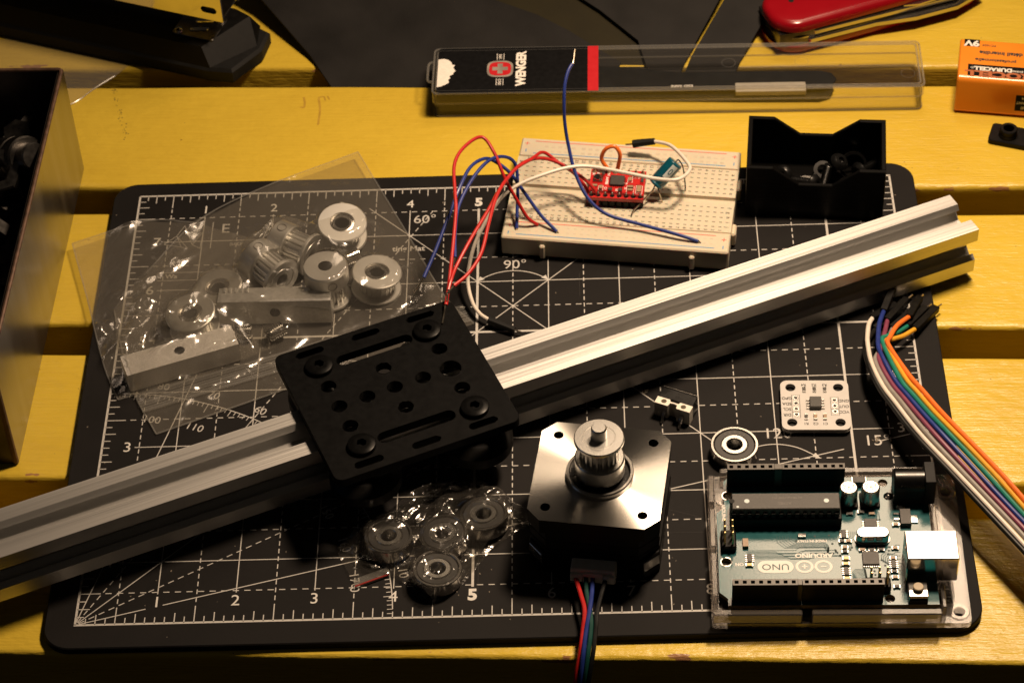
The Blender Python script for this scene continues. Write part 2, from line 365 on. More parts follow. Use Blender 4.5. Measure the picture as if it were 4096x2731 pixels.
    def text(s, st, size, x, y, z, rot=0, bold=0.0, sx=1.0):
        V, F = text_mesh(st, bold); c, n = math.cos(R(rot)), math.sin(R(rot))
        return s.add([(x+(vx*sx*c-vy*n)*size, y+(vx*sx*n+vy*c)*size, z) for vx, vy, _ in V], F)
    def mesh(s, name, mats, sharp=26):
        me = bpy.data.meshes.new(name)
        me.from_pydata([(x*MM, y*MM, z*MM) for x, y, z in s.v], [], s.f)
        for k in (mats if isinstance(mats, (list, tuple)) else [mats]): me.materials.append(M[k])
        me.polygons.foreach_set('material_index', s.m); me.polygons.foreach_set('use_smooth', [True]*len(s.f))
        me.update(); me.set_sharp_from_angle(angle=R(sharp)); return me
    def build(s, name, mats, parent=None, label=None, cat=None, group=None, kind=None, sharp=26, loc=None, rot=None):
        o = bpy.data.objects.new(name, s.mesh(name, mats, sharp)); COL.objects.link(o)
        if parent: o.parent = parent
        if loc: o.location = [c*MM for c in loc]
        if rot: o.rotation_euler = [R(a) for a in rot]
        for k, val in (('label', label), ('category', cat), ('group', group), ('kind', kind)):
            if val: o[k] = val
        return o
def thing(name, label, cat, loc=(0, 0, 0), rot=(0, 0, 0), group=None, kind=None):
    o = bpy.data.objects.new(name, None); COL.objects.link(o); o.empty_display_size = .01
    o.location = [c*MM for c in loc]; o.rotation_euler = [R(a) for a in rot]
    if label: o['label'] = label
    if cat: o['category'] = cat
    if group: o['group'] = group
    if kind: o['kind'] = kind
    return o
def copy_tree(o, parent=None):
    c = o.copy(); COL.objects.link(c); c.parent = parent
    for ch in list(o.children): copy_tree(ch, c)
    return c

# ================================================================== SETTING
b = B(); b.add([(-2500, -2500, 0), (2500, -2500, 0), (2500, 2500, 0), (-2500, 2500, 0)], [(0, 1, 2, 3)])
b.build('floor', 'floor', kind='structure', loc=(150, 150, -520))
table = thing('slatted_table', None, None, (0, 0, -3), (0, 0, -2.445), kind='structure')
def plank(y0, y1, seed):
    rnd = random.Random(seed); th = 21; r = 1.8
    prof = [(y0, -th, 0), (y0, -8, 0), (y0, -4, .75)]
    prof += [(y0+r-r*math.cos(R(a)), -r+r*math.sin(R(a)), 1.0) for a in (0, 22, 45, 68, 90)]
    prof += [(y0+4.5, 0, .8), (y0+9, 0, 0), (y1-5, 0, 0), (y1-3, 0, .5)]
    prof += [(y1-r+r*math.sin(R(a)), -r+r*math.cos(R(a)), .8) for a in (0, 22, 45, 68, 90)] + [(y1, -th, 0)]
    xs = [-260+i*6 for i in range(136)]; n = len(prof); vs = []; fs = []; at = []
    ph = [rnd.uniform(0, 6) for _ in range(6)]
    for x in xs:
        w = .22*math.sin(x*.021+ph[0])+.12*math.sin(x*.083+ph[1]); q = .18*math.sin(x*.037+ph[2])+.10*math.sin(x*.11+ph[3])
        for i, (y, z, e) in enumerate(prof):
            k = (w if y < (y0+y1)/2 else q)*(1 if e >= .75 else 0)
            vs.append((x, y+k, z)); at.append(e)
    for i in range(len(xs)-1):
        for k in range(n-1): fs.append((i*n+k, (i+1)*n+k, (i+1)*n+k+1, i*n+k+1))
    bb = B(); bb.add(vs, fs); o = bb.build('plank', 'paint', table, sharp=60)
    a = o.data.attributes.new('edge', 'FLOAT', 'POINT'); a.data.foreach_set('value', at)
    return o
for i, (y0, y1) in enumerate([(355, 418), (281.5, 345), (212, 271), (138.3, 197.4), (65, 124), (-8.8, 51)]): plank(y0, y1, i)

# ================================================================== CUTTING MAT
IN = 25.4
mat = thing('cutting_mat', 'black gridded cutting mat with white inch rulers lying across the yellow slats', 'cutting mat')
b = B(); b.prism(rrect(-9.9, 288.3, -9.4, 210.4, 9, 8), -3.0, 0.0, b=.35); b.build('mat_sheet', 'mat_black', mat)
g = B(); zp = .05; thin = .34
def I(x, y): return (x*IN, y*IN)
# frame
for a, c in (((-.015, 0), (11.015, 0)), ((0, 0), (0, 8)), ((0, 8), (11.015, 8)), ((11, 0), (11, 8))): g.line(I(*a), I(*c), .75, zp)
for i in range(1, 11):
    bold = i in (5, 10)
    g.line(I(i, .47), I(i, 7.53), .85 if bold else thin, zp+.006)
for j in range(1, 8): g.line(I(.44, j), I(10.56, j), .85 if j == 5 else thin, zp+.012)
for i in range(11):
    x = i+.5; g.line(I(x, 0), I(x, .27), thin, zp); g.line(I(x, 8), I(x, 7.73), thin, zp); g.dash(I(x, .33), I(x, 7.7), thin, zp+.018, 1.9, 1.35)
for j in range(8):
    y = j+.5; g.line(I(0, y), I(.27, y), thin, zp); g.line(I(11, y), I(10.73, y), thin, zp); g.dash(I(.33, y), I(10.7, y), thin, zp+.024, 2.0, 1.75)
for k in range(1, 88):
    if k % 4 == 0 and k % 8: continue
    h = .10 if k % 2 else (.16 if k % 4 else .10)
    g.line(I(k/8, 0), I(k/8, h), thin, zp); g.line(I(k/8, 8), I(k/8, 8-h), thin, zp)
for k in range(1, 64):
    if k % 4 == 0 and k % 8: continue
    h = .10 if k % 2 else (.16 if k % 4 else .10)
    g.line(I(0, k/8), I(h, k/8), thin, zp); g.line(I(11, k/8), I(11-h, k/8), thin, zp)
# angle lines fanned from the lower left corner, 45 degrees back from the other corner
for ang, L, dsh, gap in ((15, 10.3, 0, .98), (30, 8.2, 1, 0), (45, 10.7, 0, 0), (60, 8.7, 1, 0), (75, 7.6, 0, 0)):
    c, s_ = math.cos(R(ang)), math.sin(R(ang))
    if dsh: g.dash(I(.05*c, .05*s_), I(L*c, L*s_), thin, zp+.03, 2.0, 1.5)
    elif gap: g.line(I(.05*c, .05*s_), I(.9*c, .9*s_), thin, zp+.03); g.line(I(1.12*c, 1.12*s_), I(10.22*c, 10.22*s_), thin, zp+.03); g.line(I(10.75*c, 10.75*s_), I(11.3*c, 11.3*s_), thin, zp+.03)
    else: g.line(I(.05*c, .05*s_), I(L*c, L*s_), thin, zp+.03)
g.line(I(10.95, .05), I(3.4, 7.6), thin, zp+.036)
g.text('15°', 6.6, 10.32*IN, 2.78*IN, zp, 0); g.text('60°', 6.2, 4.22*IN, 7.33*IN, zp, 0); g.text('90°', 6.2, 5.53*IN, 6.33*IN, zp, 0); g.text('120', 6.6, 9.02*IN, 2.95*IN, zp, 0)
def arrow(x, y, ang, s=2.6):
    c, q = math.cos(R(ang)), math.sin(R(ang)); x *= IN; y *= IN
    g.add([(x, y, zp+.04), (x-s*c-s*.42*q, y-s*q+s*.42*c, zp+.04), (x-s*c+s*.42*q, y-s*q-s*.42*c, zp+.04)], [(0, 1, 2)])
g.poly([I(5.5+.7071*math.cos(R(a)), 5.5+.7071*math.sin(R(a))) for a in range(45, 136, 5)], thin, zp+.042); arrow(5.0, 6.0, 230); arrow(6.0, 6.0, -50)
g.poly([p[:2] for p in crom([(*I(8.3, 2.45), 0), (*I(8.55, 2.64), 0), (*I(8.78, 2.74), 0), (*I(9.02, 2.76), 0), (*I(9.27, 2.69), 0), (*I(9.52, 2.52), 0)], 5)], thin, zp+.042); arrow(9.55, 2.5, -36)
# protractor about the same corner
g.poly([I(4.0*math.cos(R(a)), 4.0*math.sin(R(a))) for a in range(2, 89, 2)], thin, zp+.048)
for a in range(1, 90): h = .16 if a % 10 == 0 else (.11 if a % 5 == 0 else .07); g.line(I(4*math.cos(R(a)), 4*math.sin(R(a))), I((4-h)*math.cos(R(a)), (4-h)*math.sin(R(a))), .26, zp+.054)
for a in range(10, 90, 10):
    g.text(str(a), 4.4, 4.17*IN*math.cos(R(a)), 4.17*IN*math.sin(R(a)), zp, a-90); g.text(str(180-a), 4.4, 3.55*IN*math.cos(R(a)), 3.55*IN*math.sin(R(a)), zp, a-90)
g.text('0', 4.4, 3.5*IN, .47*IN, zp, -86)
# faint maker's panel under the clear bag
for a, c in (((.45, 6.95), (.62, 7.12)), ((.62, 7.12), (.80, 6.86)), ((.80, 6.86), (.45, 6.95)), ((.62, 7.12), (.70, 6.9)), ((.62, 7.12), (.72, 7.34)), ((.72, 7.34), (.86, 6.93)), ((.86, 6.93), (1.0, 7.2)), ((1.0, 7.2), (.98, 6.85)), ((.98, 6.85), (.86, 6.93))): g.line(I(*a), I(*c), .22, zp+.06)
g.line(I(1.13, 6.85), I(1.13, 7.4), .3, zp); g.text('E', 6.8, 1.32*IN, 7.25*IN, zp); g.text('a', 6.4, 2.2*IN, 7.22*IN, zp); g.text('arts', 3.2, 1.5*IN, 6.93*IN, zp)
g.poly([I(.42, 6.2), I(1.15, 6.2), I(1.15, 6.36), I(.42, 6.36)], .25, zp, True); g.text('Wa', 3.0, .62*IN, 6.28*IN, zp, 0, .02); g.text('ting Mat', 3.6, 4.0*IN, 6.72*IN, zp, 0, .02)
g.build('printed_grid', 'print_white', mat)
def numeral(n, size, x, y, bd=0): B().text(str(n), size, x*IN, y*IN, zp, 0, bd).build('printed_numeral', 'bold_white', mat)
for i in range(1, 11):
    bd = .045 if i in (5, 10) else 0
    numeral(i, 6.2, i, .335, bd); numeral(i, 5.8, i, 7.665, bd)
for j in range(1, 8): numeral(j, 6.2, .34, j); numeral(j, 6.2, 10.66, j)

# ================================================================== ALUMINIUM RAIL AND CARRIAGE
RA = 24.0
rail = thing('aluminium_rail', 'long silver slotted aluminium rail lying diagonally across the cutting mat', 'rail', (102.8, 71.9, 14.4), (0, 1.0, RA))
side = [(-10, 10), (-4.55, 10), (-3.1, 8.2), (-5.5, 8.2), (-5.5, 6.6), (-2.85, 3.95), (2.85, 3.95), (5.5, 6.6), (5.5, 8.2), (3.1, 8.2), (4.55, 10)]
prof = []
for k in range(4):
    c, s_ = math.cos(-k*math.pi/2), math.sin(-k*math.pi/2); prof += [(x*c-y*s_, x*s_+y*c) for x, y in side]
b = B(); b.M = Euler((R(90), 0, R(90))).to_matrix().to_4x4()
b.prism(prof, -230, 216.0, holes=[circ(0, 0, 2.1, 14)]); b.build('extrusion', 'rail_alu', rail, sharp=20)

car = thing('gantry_carriage', 'black perforated wheeled carriage plate riding on the aluminium rail', 'carriage', (102.2, 73.4, 25.8), (0, 0, 23.2))
holes = [circ(x, y, r, 20) for x, y, r in ((-19.9, 9.9, 2.6), (-19.7, 0, 2.6), (-19.5, -9.8, 2.6), (-9.8, .2, 2.6), (-.3, 10, 2.6), (0, .4, 2.6), (0, -9.6, 2.6), (10, .4, 2.6), (19.9, 10.4, 2.6), (19.8, .3, 3.6), (20, -9.5, 2.6))]
holes += [slot((x-3.6, y), (x+3.6, y), 1.35) for x, y in ((-20.2, 27.3), (-.2, 27.3), (19.7, 27.3), (-19.6, -27), (.4, -27), (20.3, -27))]
holes += [slot((-11.2, 19.2), (11.2, 19.2), 2.3), slot((-11.2, -19.2), (11.2, -19.2), 2.3)]
b = B(); b.prism(rrect(-32.2, 32.2, -30.9, 30.9, 3, 5), 0, 3.2, holes=holes)
bm = bmesh.new(); me = b.mesh('plate', 'black_anod'); bm.from_mesh(me); bmesh.ops.remove_doubles(bm, verts=bm.verts, dist=1e-6)
ed = [e for e in bm.edges if len(e.link_faces) == 2 and e.calc_face_angle() > 1.0 and min(v.co.z for v in e.verts) > .003]
bmesh.ops.bevel(bm, geom=ed, offset=.00028, segments=1, affect='EDGES', clamp_overlap=True); bm.to_mesh(me); bm.free(); me.set_sharp_from_angle(angle=R(26))
o = bpy.data.objects.new('plate', me); COL.objects.link(o); o.parent = car
for x, y in ((-19.6, 19.5), (19.2, 19.6), (-19.3, -19.8), (20.2, -20)):
    b = B().at(x, y, 0); b.lathe([(4.5, 3.2), (4.7, 3.5), (4.7, 4.5), (4.45, 4.75), (3.4, 5.1), (2.6, 5.15)], 30); b.at(x, y, 0).prism(circ(0, 0, 2.65, 30), 4.0, 5.15, holes=[circ(0, 0, 1.75, 6)])
    b.build('screw', 'screw_black', car)
    w = B().at(x, y, 0); w.lathe([(2.5, -16.5), (8.5, -16.5), (9.6, -16.0), (11.9, -13.4), (11.9, -9.6), (9.6, -7.2), (8.5, -6.6), (2.5, -6.6)], 36)
    w.build('wheel', 'black_plastic', car)
    s_ = B().at(x, y, 0); s_.cyl(4.0, -6.6, 0, 18); s_.at(x, y, 0).cyl(2.4, -22, -16.5, 14); s_.at(x, y, 0).lathe([(2.4, -21), (4.6, -21), (4.6, -17), (2.4, -17)], 6)
    s_.build('spacer', 'alu', car)

# ================================================================== STEPPER MOTOR
mot = thing('stepper_motor', 'square stepper motor with silver face plate and toothed pulley on its shaft', 'motor', (168.8, 35.9, 0), (0, 0, -8.5))
def octa(h, c): return [(h-c, -h), (h, -h+c), (h, h-c), (h-c, h), (-h+c, h), (-h, h-c), (-h, -h+c), (-h+c, -h)]
ZP = 25.5
b = B(); b.prism(octa(21.15, 4.4), ZP-6.0, ZP, holes=[circ(x, y, 1.65, 16) for x in (-15.5, 15.5) for y in (-15.5, 15.5)]+[circ(0, 0, 10.6, 40)], side=1)
b.build('face_plate', ['face_brushed', 'black_plastic'], mot)
b = B(); b.lathe([(10.9, ZP-3), (10.9, ZP+1.6), (10.6, ZP+2), (9.9, ZP+2), (9.6, ZP+1.7), (9.6, ZP+.6), (4, ZP+.4)], 48); b.build('pilot_ring', 'steel', mot); B().lathe([(9.58, ZP+.75), (2.6, ZP+.72)], 40).build('recess_shade', 'black_gloss', mot)  # black disc stands in for hub shadow and dark reflection inside the ring
for k in range(5): B().prism(octa(20.9-.12*(k % 2), 6.0), 9.6+k*1.98, 9.6+(k+1)*1.98-.06).build('stator_lamination', 'black_plastic', mot)
b = B(); b.prism(octa(21.1, 4.8), 0.2, 9.5, b=.4); b.build('end_cap', 'black_plastic', mot)
for sx in (-1, 1):
    for sy in (-1, 1): b = B(); b.M = Matrix.Translation((sx*18.3, sy*18.3, 0)) @ Matrix.Rotation(math.atan2(sy, sx), 4, 'Z'); b.box(-.2, .75, -3.2, 3.2, 4.2, 8.4, .15); b.build('corner_facet', 'alu', mot)
for x in (-15.5, 15.5):
    for y in (-15.5, 15.5): B().at(x, y, 0).cyl(1.6, 12, ZP-4, 14).build('screw_hole', 'black_gloss', mot)
b = B(); b.lathe([(2.5, ZP), (2.5, 47.3), (2.1, 47.8), (0.01, 47.8)], 24); b.build('shaft', 'alu', mot)
def gear(n, r0, r1):
    p = []
    for i in range(n):
        for f, r in ((-.30, r0), (-.17, r1), (.17, r1), (.30, r0)): a = 2*math.pi*(i+f)/n; p.append((r*math.cos(a), r*math.sin(a)))
    return p
def gt2(parent, z0, hub=True, flip=False, bore=2.5, mat_='alu'):
    """toothed belt pulley: hub, teeth, two flanges as parts"""
    q = B(); q.prism(gear(20, 5.45, 6.2), z0+6.9, z0+14.4, holes=[circ(0, 0, bore+.05, 20)]); q.build('teeth', mat_, parent)
    q = B(); q.lathe([(bore, z0), (7.5, z0), (8, z0+.5), (8, z0+6.5), (7.6, z0+6.9), (5, z0+6.9)], 40); q.build('hub', mat_, parent)
    q = B(); q.lathe([(bore, z0+14.3), (7.6, z0+14.3), (8, z0+14.7), (8, z0+15.5), (7.7, z0+15.8), (5.3, z0+15.8), (5.2, z0+15.6), (4.9, z0+15.6), (4.8, z0+15.8), (bore, z0+15.8), (bore, z0+9)], 40); q.build('flange', mat_, parent)
pul = bpy.data.objects.new('pulley', None); COL.objects.link(pul); pul.parent = mot
gt2(pul, 27.4, bore=2.55)

cab = thing('motor_cable', 'white plug with red, green, blue and black wires at the front of the motor', 'cable', (166, 12.0, 0), (0, 0, -8))
b = B(); b.box(-7.2, 7.2, -2.4, 2.6, 3.0, 9.4, .4); b.box(-7.2, -3.2, -3.6, -2.4, 4.6, 7.8, .3); b.box(3.4, 7.2, -3.6, -2.4, 4.6, 7.8, .3); b.box(-3.2, 3.4, -3.1, -2.4, 6.6, 8.4, .2)
b.build('plug', 'plug_white', cab)
inv = cab.matrix_basis.copy()
def lw(o, pts):
    m = (Matrix.Translation(Vector([c/MM for c in o.location])) @ o.rotation_euler.to_matrix().to_4x4()).inverted(); return [tuple(m @ Vector(p)) for p in pts]
for k, m_, P in (('red', 'wire_red', [(160.0, 12.2, 6), (160.1, 10.0, 6), (161.6, 3.3, 6), (162.8, -3.3, 6), (162.3, -9, 4.5), (161.2, -16.1, 1.5), (159.4, -22.2, -6), (158.6, -24, -16)]),
               ('blue', 'wire_blue', [(165.7, 11.5, 6), (165.6, 9, 6), (165.1, 2, 6), (164.2, -4.9, 6), (163.1, -10.9, 4.5), (162, -18, 1.5), (160.8, -23, -6), (160, -25, -16)]),
               ('green', 'wire_dgreen', [(163.5, 11.6, 6), (163.5, 9.2, 6), (163.6, 3.6, 5.5), (164.7, -5.3, 5.5), (164.6, -11, 4.5), (163.5, -18, 1.5), (162.1, -23, -6), (161.2, -25, -16)]),
               ('black', 'wire_black', [(169.8, 10.8, 6), (169.6, 8.4, 6), (168.3, 3.1, 6), (166.7, -4.6, 6), (166.1, -11, 4.5), (165, -18.1, 1.5), (163.4, -23, -6), (162.5, -25, -16)])):
    B().tube(lw(cab, P), .75, 10).build('wire', m_, cab, label=k+' wire')

# ================================================================== MICROCONTROLLER BOARD AND ITS HOLDER
UT, UANG = (275.2, 48.6), 178.7
base = thing('board_holder', 'clear plastic holder tray under the teal circuit board', 'board holder', (*UT, 0.15), (0, 0, UANG))
b = B(); b.prism(rrect(-10, 71.2, -4.2, 57.8, 1.6, 4), 0, 2.4, holes=[circ(-6.6, 3.8, 1.7, 18), circ(-6.3, 53.6, 1.7, 18)]); b.build('tray', 'acrylic', base)
for args in ((43, 71, 55.2, 57.6, 2.4, 6.6), (-.5, 40, 55.2, 57.6, 2.4, 6.6), (69, 71, 14, 30, 2.4, 7.2), (69, 71, 32, 50, 2.4, 6.6), (69, 71, -1, 11, 2.4, 6.8), (-1, 67, -4, -1.6, 2.4, 6.6), (-2.2, -.7, 12.5, 31, 2.4, 6.8), (-2.2, -.7, 45, 55, 2.4, 6.8)):
    B().box(*args, .35).build('lip', 'acrylic_lip', base)
for x, y in ((-6.6, 3.8), (-6.3, 53.6)):
    b = B().at(x, y, 0); b.lathe([(1.7, 2.4), (1.9, 2.9), (3.0, 2.9), (3.3, 2.4)], 24); b.build('boss_ring', 'acrylic', base)
for x, y in ((66, 7.6), (66, 35.6), (14, 2.5), (15.2, 50.8)): B().at(x, y, 0).cyl(2.6, 2.4, 4.4, 18).build('standoff', 'acrylic', base)

uno = thing('microcontroller_board', 'teal microcontroller circuit board with big metal socket in the clear tray', 'circuit board', (*UT, 6.2), (0, 0, UANG))
outl = [(0, 0), (64.5, 0), (66, 1.5), (66, 12.7), (68.6, 15.2), (68.6, 48), (66, 50.5), (66, 53.3), (0, 53.3)]
b = B(); b.prism(outl, -1.6, 0, holes=[circ(x, y, 1.6, 20) for x, y in ((66.04-1.3, 7.62), (66.04, 35.56), (13.97, 2.54), (15.24, 50.8))], side=1); pcb = b.build('pcb', ['pcb_teal', 'pcb_edge'], uno)
# copper traces under the mask, vias, rings
rnd = random.Random(11); t = B()
def trace(x, y, segs, w=.22):
    P = [(x, y)]
    for ang, L in segs: P.append((P[-1][0]+L*math.cos(R(ang)), P[-1][1]+L*math.sin(R(ang))))
    t.poly(P, w, .035); return P[-1]
ends = []
for i in range(7): ends.append(trace(60-.3*i, 31.0+i*.55, [(180, 9+.6*i), (135 if i % 2 else 180, 1.2), (180, 6), (225, 1.6), (180, 7+rnd.uniform(0, 3))]))
for i in range(6): ends.append(trace(45+.9*i, 25.0, [(90, 1.2+.3*i), (135, 2.2+.2*i), (180, 9+i*.7), (135, 1.6), (90, 1)]))
for i in range(9): ends.append(trace(26.5-i*.7, 23.3, [(90, 1.5+.35*(i % 4)), (45 if i < 4 else 135, 1.4+.2*i), (90, 2.5+rnd.uniform(0, 2))]))
for i in range(10): ends.append(trace(24+.25*i, 45.5-i*.2, [(270, 1+.3*i), (225, 1.5), (180, 1+.2*i)]))
for i in range(9): ends.append(trace(10.5, 29+i*1.5, [(0, 1.2+.2*(i % 3)), (45 if i < 5 else -45, 1.2), (0, 1.4)]))
for i in range(8): ends.append(trace(16-.6*i, 31.5+.2*i, [(90, 1+.3*i), (45, 1), (90, 2)]))
for i in range(6): ends.append(trace(17+i*.8, 12.5, [(90, 2+i*.4), (135, 1.2), (90, 3)]))
t.build('trace_layer', 'pcb_trace', pcb, kind='stuff')
v = B()
for _ in range(22): ends.append((rnd.choice([rnd.uniform(12, 30), rnd.uniform(30, 62)]), rnd.uniform(24.5, 46)))
for x, y in ends: v.mat(0).add([(x+.40*math.cos(a*math.pi/5)*k, y+.40*math.sin(a*math.pi/5)*k, .05) for k in (1, .6) for a in range(10)], [(a, (a+1) % 10, 10+(a+1) % 10, 10+a) for a in range(10)]); v.mat(1).add([(x+.24*math.cos(a*math.pi/5), y+.24*math.sin(a*math.pi/5), .05) for a in range(10)], [tuple(range(10))])
for x, y in ((64.74, 7.62), (66.04, 35.56), (13.97, 2.54), (15.24, 50.8)):
    if x > 60: v.mat(2).add([(x+r_*math.cos(a*math.pi/12), y+r_*math.sin(a*math.pi/12), .05) for r_ in (1.95, 1.62) for a in range(24)], [(a, (a+1) % 24, 24+(a+1) % 24, 24+a) for a in range(24)])
v.build('via_rings', ['pcb_trace', 'ink_black', 'solder'], pcb, kind='stuff')
s = B(); zs = .06
s.text('ARDUINO', 2.5, 38.1, 33.1, zs, 0, .035, 1.05); s.text('MADE IN ITALY', 1.45, 38.4, 27.1, zs, 0, .03, .95); s.text('ON', 1.7, 61.9, 36.6, zs, 0, .03); s.text('ARDUINO', 1.6, 66.3, 15, zs, 90, .03)
pill = rrect(44.8, 56.2, 35.2, 40.2, 2.45, 8); s.sheet(pill, zs)
for sx in (-1, 1):
    P = [(38.3+sx*(3.0+2.45*math.cos(a)), 37.7+2.2*math.sin(a)) for a in [math.pi*2*i/28 for i in range(28)]]; s.poly(P, .85, zs+.004*sx, True)
s.line((34.4, 37.7), (36.2, 37.7), .5, zs); s.line((40.4, 37.7), (42.2, 37.7), .5, zs); s.line((41.3, 36.8), (41.3, 38.6), .5, zs+.01)
for i in range(8): s.text('~'+str(i) if i in (3, 5, 6) else str(i), 1.2, 63.5-2.54*i, 48.3, zs, 90, .02)
s.build('silkscreen', 'silk', pcb)
B().text('UNO', 3.5, 50.5, 37.7, .09, 0, .0, 1.1).build('pill_lettering', 'pcb_trace', pcb)
def header(x0, n, y, z1=8.5):
    p = 2.54; w = 1.27
    poly = [(x0-w, y-1.22), (x0+p*(n-1)+w, y-1.22), (x0+p*(n-1)+w, y+1.22), (x0-w, y+1.22)]
    hs = [[(x0+p*i-.62, y-.62), (x0+p*i+.62, y-.62), (x0+p*i+.62, y+.62), (x0+p*i-.62, y+.62)] for i in range(n)]
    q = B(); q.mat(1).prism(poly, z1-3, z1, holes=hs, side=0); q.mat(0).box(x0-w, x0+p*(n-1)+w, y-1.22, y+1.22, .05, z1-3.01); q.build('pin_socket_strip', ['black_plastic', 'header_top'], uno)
header(18.796, 10, 50.8); header(45.72, 8, 50.8); header(27.94, 8, 2.54); header(50.8, 6, 2.54)
B().box(43.05, 44.45, 49.6, 52.0, .05, 8.49, .1).build('strip_spacer', 'header_top', uno); B().box(47.0, 49.5, 1.35, 3.7, .05, 8.49, .1).build('strip_spacer', 'header_top', uno)
b = B(); b.box(28.6, 64.2, 12.2, 21.6, .05, 4.3, .2); sock = b.build('chip_socket', 'black_plastic', uno)
b = B(); b.box(29.2, 63.8, 13.5, 20.3, 4.6, 8.0, .25); chip = b.build('processor_chip', 'chip', uno)
b = B(); [b.at(x, 16.9, 0).cyl(.85, 7.9, 8.02, 18) for x in (33.5, 59)]; b.at(62, 19.3, 0).cyl(.45, 7.9, 8.03, 12); b.build('mould_marks', 'cap_stripe', chip, kind='stuff')
b = B(); b.at(63.8, 16.9, 0).cyl(.9, 7.6, 8.04, 14); b.build('notch', 'black_plastic', chip)
b = B(); b.text('ATMEGA328P-PU', 1.3, 46, 15.6, 8.03); b.text('ATMEL', 1.5, 47, 17.9, 8.03); b.build('chip_lettering', 'header_top', chip)
for i in range(14):
    for y0, y1 in ((12.7, 13.5), (20.3, 21.1)): B().box(30.0+2.54*i-.4, 30.0+2.54*i+.9, y0, y1, 4.31, 6.3, .08).build('chip_leg', 'black_plastic', chip)  # metal legs coloured black for the shade beside the chip
# metal can socket (square, tall) and power barrel
b = B(); b.box(-6.2, 10.0, 32.2, 44.0, .05, 10.9, .35); usb = b.build('metal_socket', 'usb_steel', uno)
b = B(); b.box(-6.35, -6.18, 33.8, 42.4, 1.5, 9.5); b.build('socket_mouth', 'black_gloss', usb)
b = B(); b.line((-5.6, 44.0), (-5.6, 44.0), .1, 0); 
b = B(); b.box(-2.0, 1.6, 3.0, 12.2, .05, 10.9, .3); jack = b.build('power_jack', 'black_plastic', uno)
b = B(); b.M = Matrix.Translation((1.6, 7.6, 6.4)) @ Euler((0, R(90), 0)).to_matrix().to_4x4(); b.lathe([(0.01, 0), (4.3, 0), (4.3, 9.2), (4.0, 9.8), (0.01, 9.8)], 32); b.build('jack_barrel', 'black_gloss', jack)
b = B(); b.box(1.6, 11.2, 3.3, 11.9, .05, 6.4, .2); b.build('jack_base', 'black_plastic', jack)
for x, y in ((12.6, 8.4), (9.0, 13.0)): B().at(x, y, 0).lathe([(1.6, .04), (1.3, .5), (.5, .9), (.01, 1.0)], 16).build('solder_blob', 'solder', uno)
for x, y in ((25.9, 10.7), (18.8, 10.5)):
    b = B().at(x, y, 0); b.lathe([(3.0, 1.0), (3.0, 6.6), (2.85, 7.1), (2.5, 7.3), (.01, 7.3)], 32); c_ = b.build('capacitor_can', 'alu', uno)
    B().box(x-3.2, x+3.2, y-3.2, y+3.2, .05, 1.0, .3).build('capacitor_base', 'black_plastic', c_)
    B().text('47', 1.7, x, y+.5, 7.33, 90, .03).text('25V', 1.5, x+1.4, y-.2, 7.33, 90, .03).text('001U', 1.1, x-1.5, y, 7.33, 90, .03).build('can_lettering', 'ceramic', c_)
P = slot((16.1, 26.7), (22.1, 26.8), 2.25, 12)
b = B(); b.prism(P, .6, 3.9, b=.35); x_ = b.build('crystal_can', 'usb_steel', uno); B().prism(slot((16.1, 26.7), (22.1, 26.8), 2.65, 12), .05, .6).build('crystal_skirt', 'steel', x_)
B().text('T16.000', 1.5, 19.1, 26.7, 3.93, 0, .01).build('can_lettering', 'cap_stripe', x_)
def smd(name, x, y, lx, ly, h, m_, caps=True, rot=0, par=None):
    q = B().at(x, y, 0, rz=rot); q.mat(0).box(-lx/2, lx/2, -ly/2, ly/2, .06, h, .06)
    if caps:
        q.mat(1)
        for sg in (-1, 1): q.box(sg*lx/2-.28, sg*lx/2+.28, -ly/2-.12, ly/2+.12, .04, h*.92, .05)
    return q.build(name, [m_, 'solder'], par or uno)
smd('diode', 21.8, 2.9, 4.2, 2.4, 2.2, 'chip'); B().text('M7', 1.2, 21.8, 2.9, 2.24).build('diode_lettering', 'header_top', uno)
smd('regulator', 7.9, 18.4, 3.4, 6.3, 1.8, 'chip', False)
for dy in (-2.2, 0, 2.2): B().box(9.7, 11.6, 18.4+dy-.45, 18.4+dy+.45, .05, .5, .1).build('regulator_leg', 'solder', uno)
B().box(3.9, 6.2, 16.8, 20.0, .05, .5, .1).build('regulator_tab', 'solder', uno)
def ic(name, x, y, lx, ly, h, n, axis='x', m_='chip'):
    o = smd(name, x, y, lx, ly, h, m_, False)
    for sg in (-1, 1):
        for i in range(n):
            f = (i-(n-1)/2)*(lx if axis == 'x' else ly)/n
            q = B()
            if axis == 'x': q.box(x+f-.2, x+f+.2, y+sg*(ly/2+.35)-.35, y+sg*(ly/2+.35)+.35, .05, .45, .06)
            else: q.box(x+sg*(lx/2+.35)-.35, x+sg*(lx/2+.35)+.35, y+f-.2, y+f+.2, .05, .45, .06)
            q.build('chip_leg', 'solder', o)
    return o
ic('amplifier_chip', 19.2, 20.8, 4.0, 3.6, 1.5, 4, 'y'); ic('interface_chip', 20.2, 35.0, 5.2, 5.2, 1.0, 8, 'x')
for x, y in ((28.1, 24.6), (58.6, 34.4), (28.2, 40.0), (13.1, 37.3)): ic('resistor_array', x, y, 1.5, 3.2, .7, 4, 'y')
for x, y in ((28.0, 34.8), (28.2, 37.0), (28.2, 43.0), (58.8, 37.2)): smd('indicator_led', x, y, 1.9, 1.1, .8, 'led')
smd('tall_capacitor', 59.7, 28.4, 1.8, 3.4, 1.2, 'ceramic', False); smd('resistor', 41.5, 25.3, 2.6, 1.4, .9, 'solder', False)
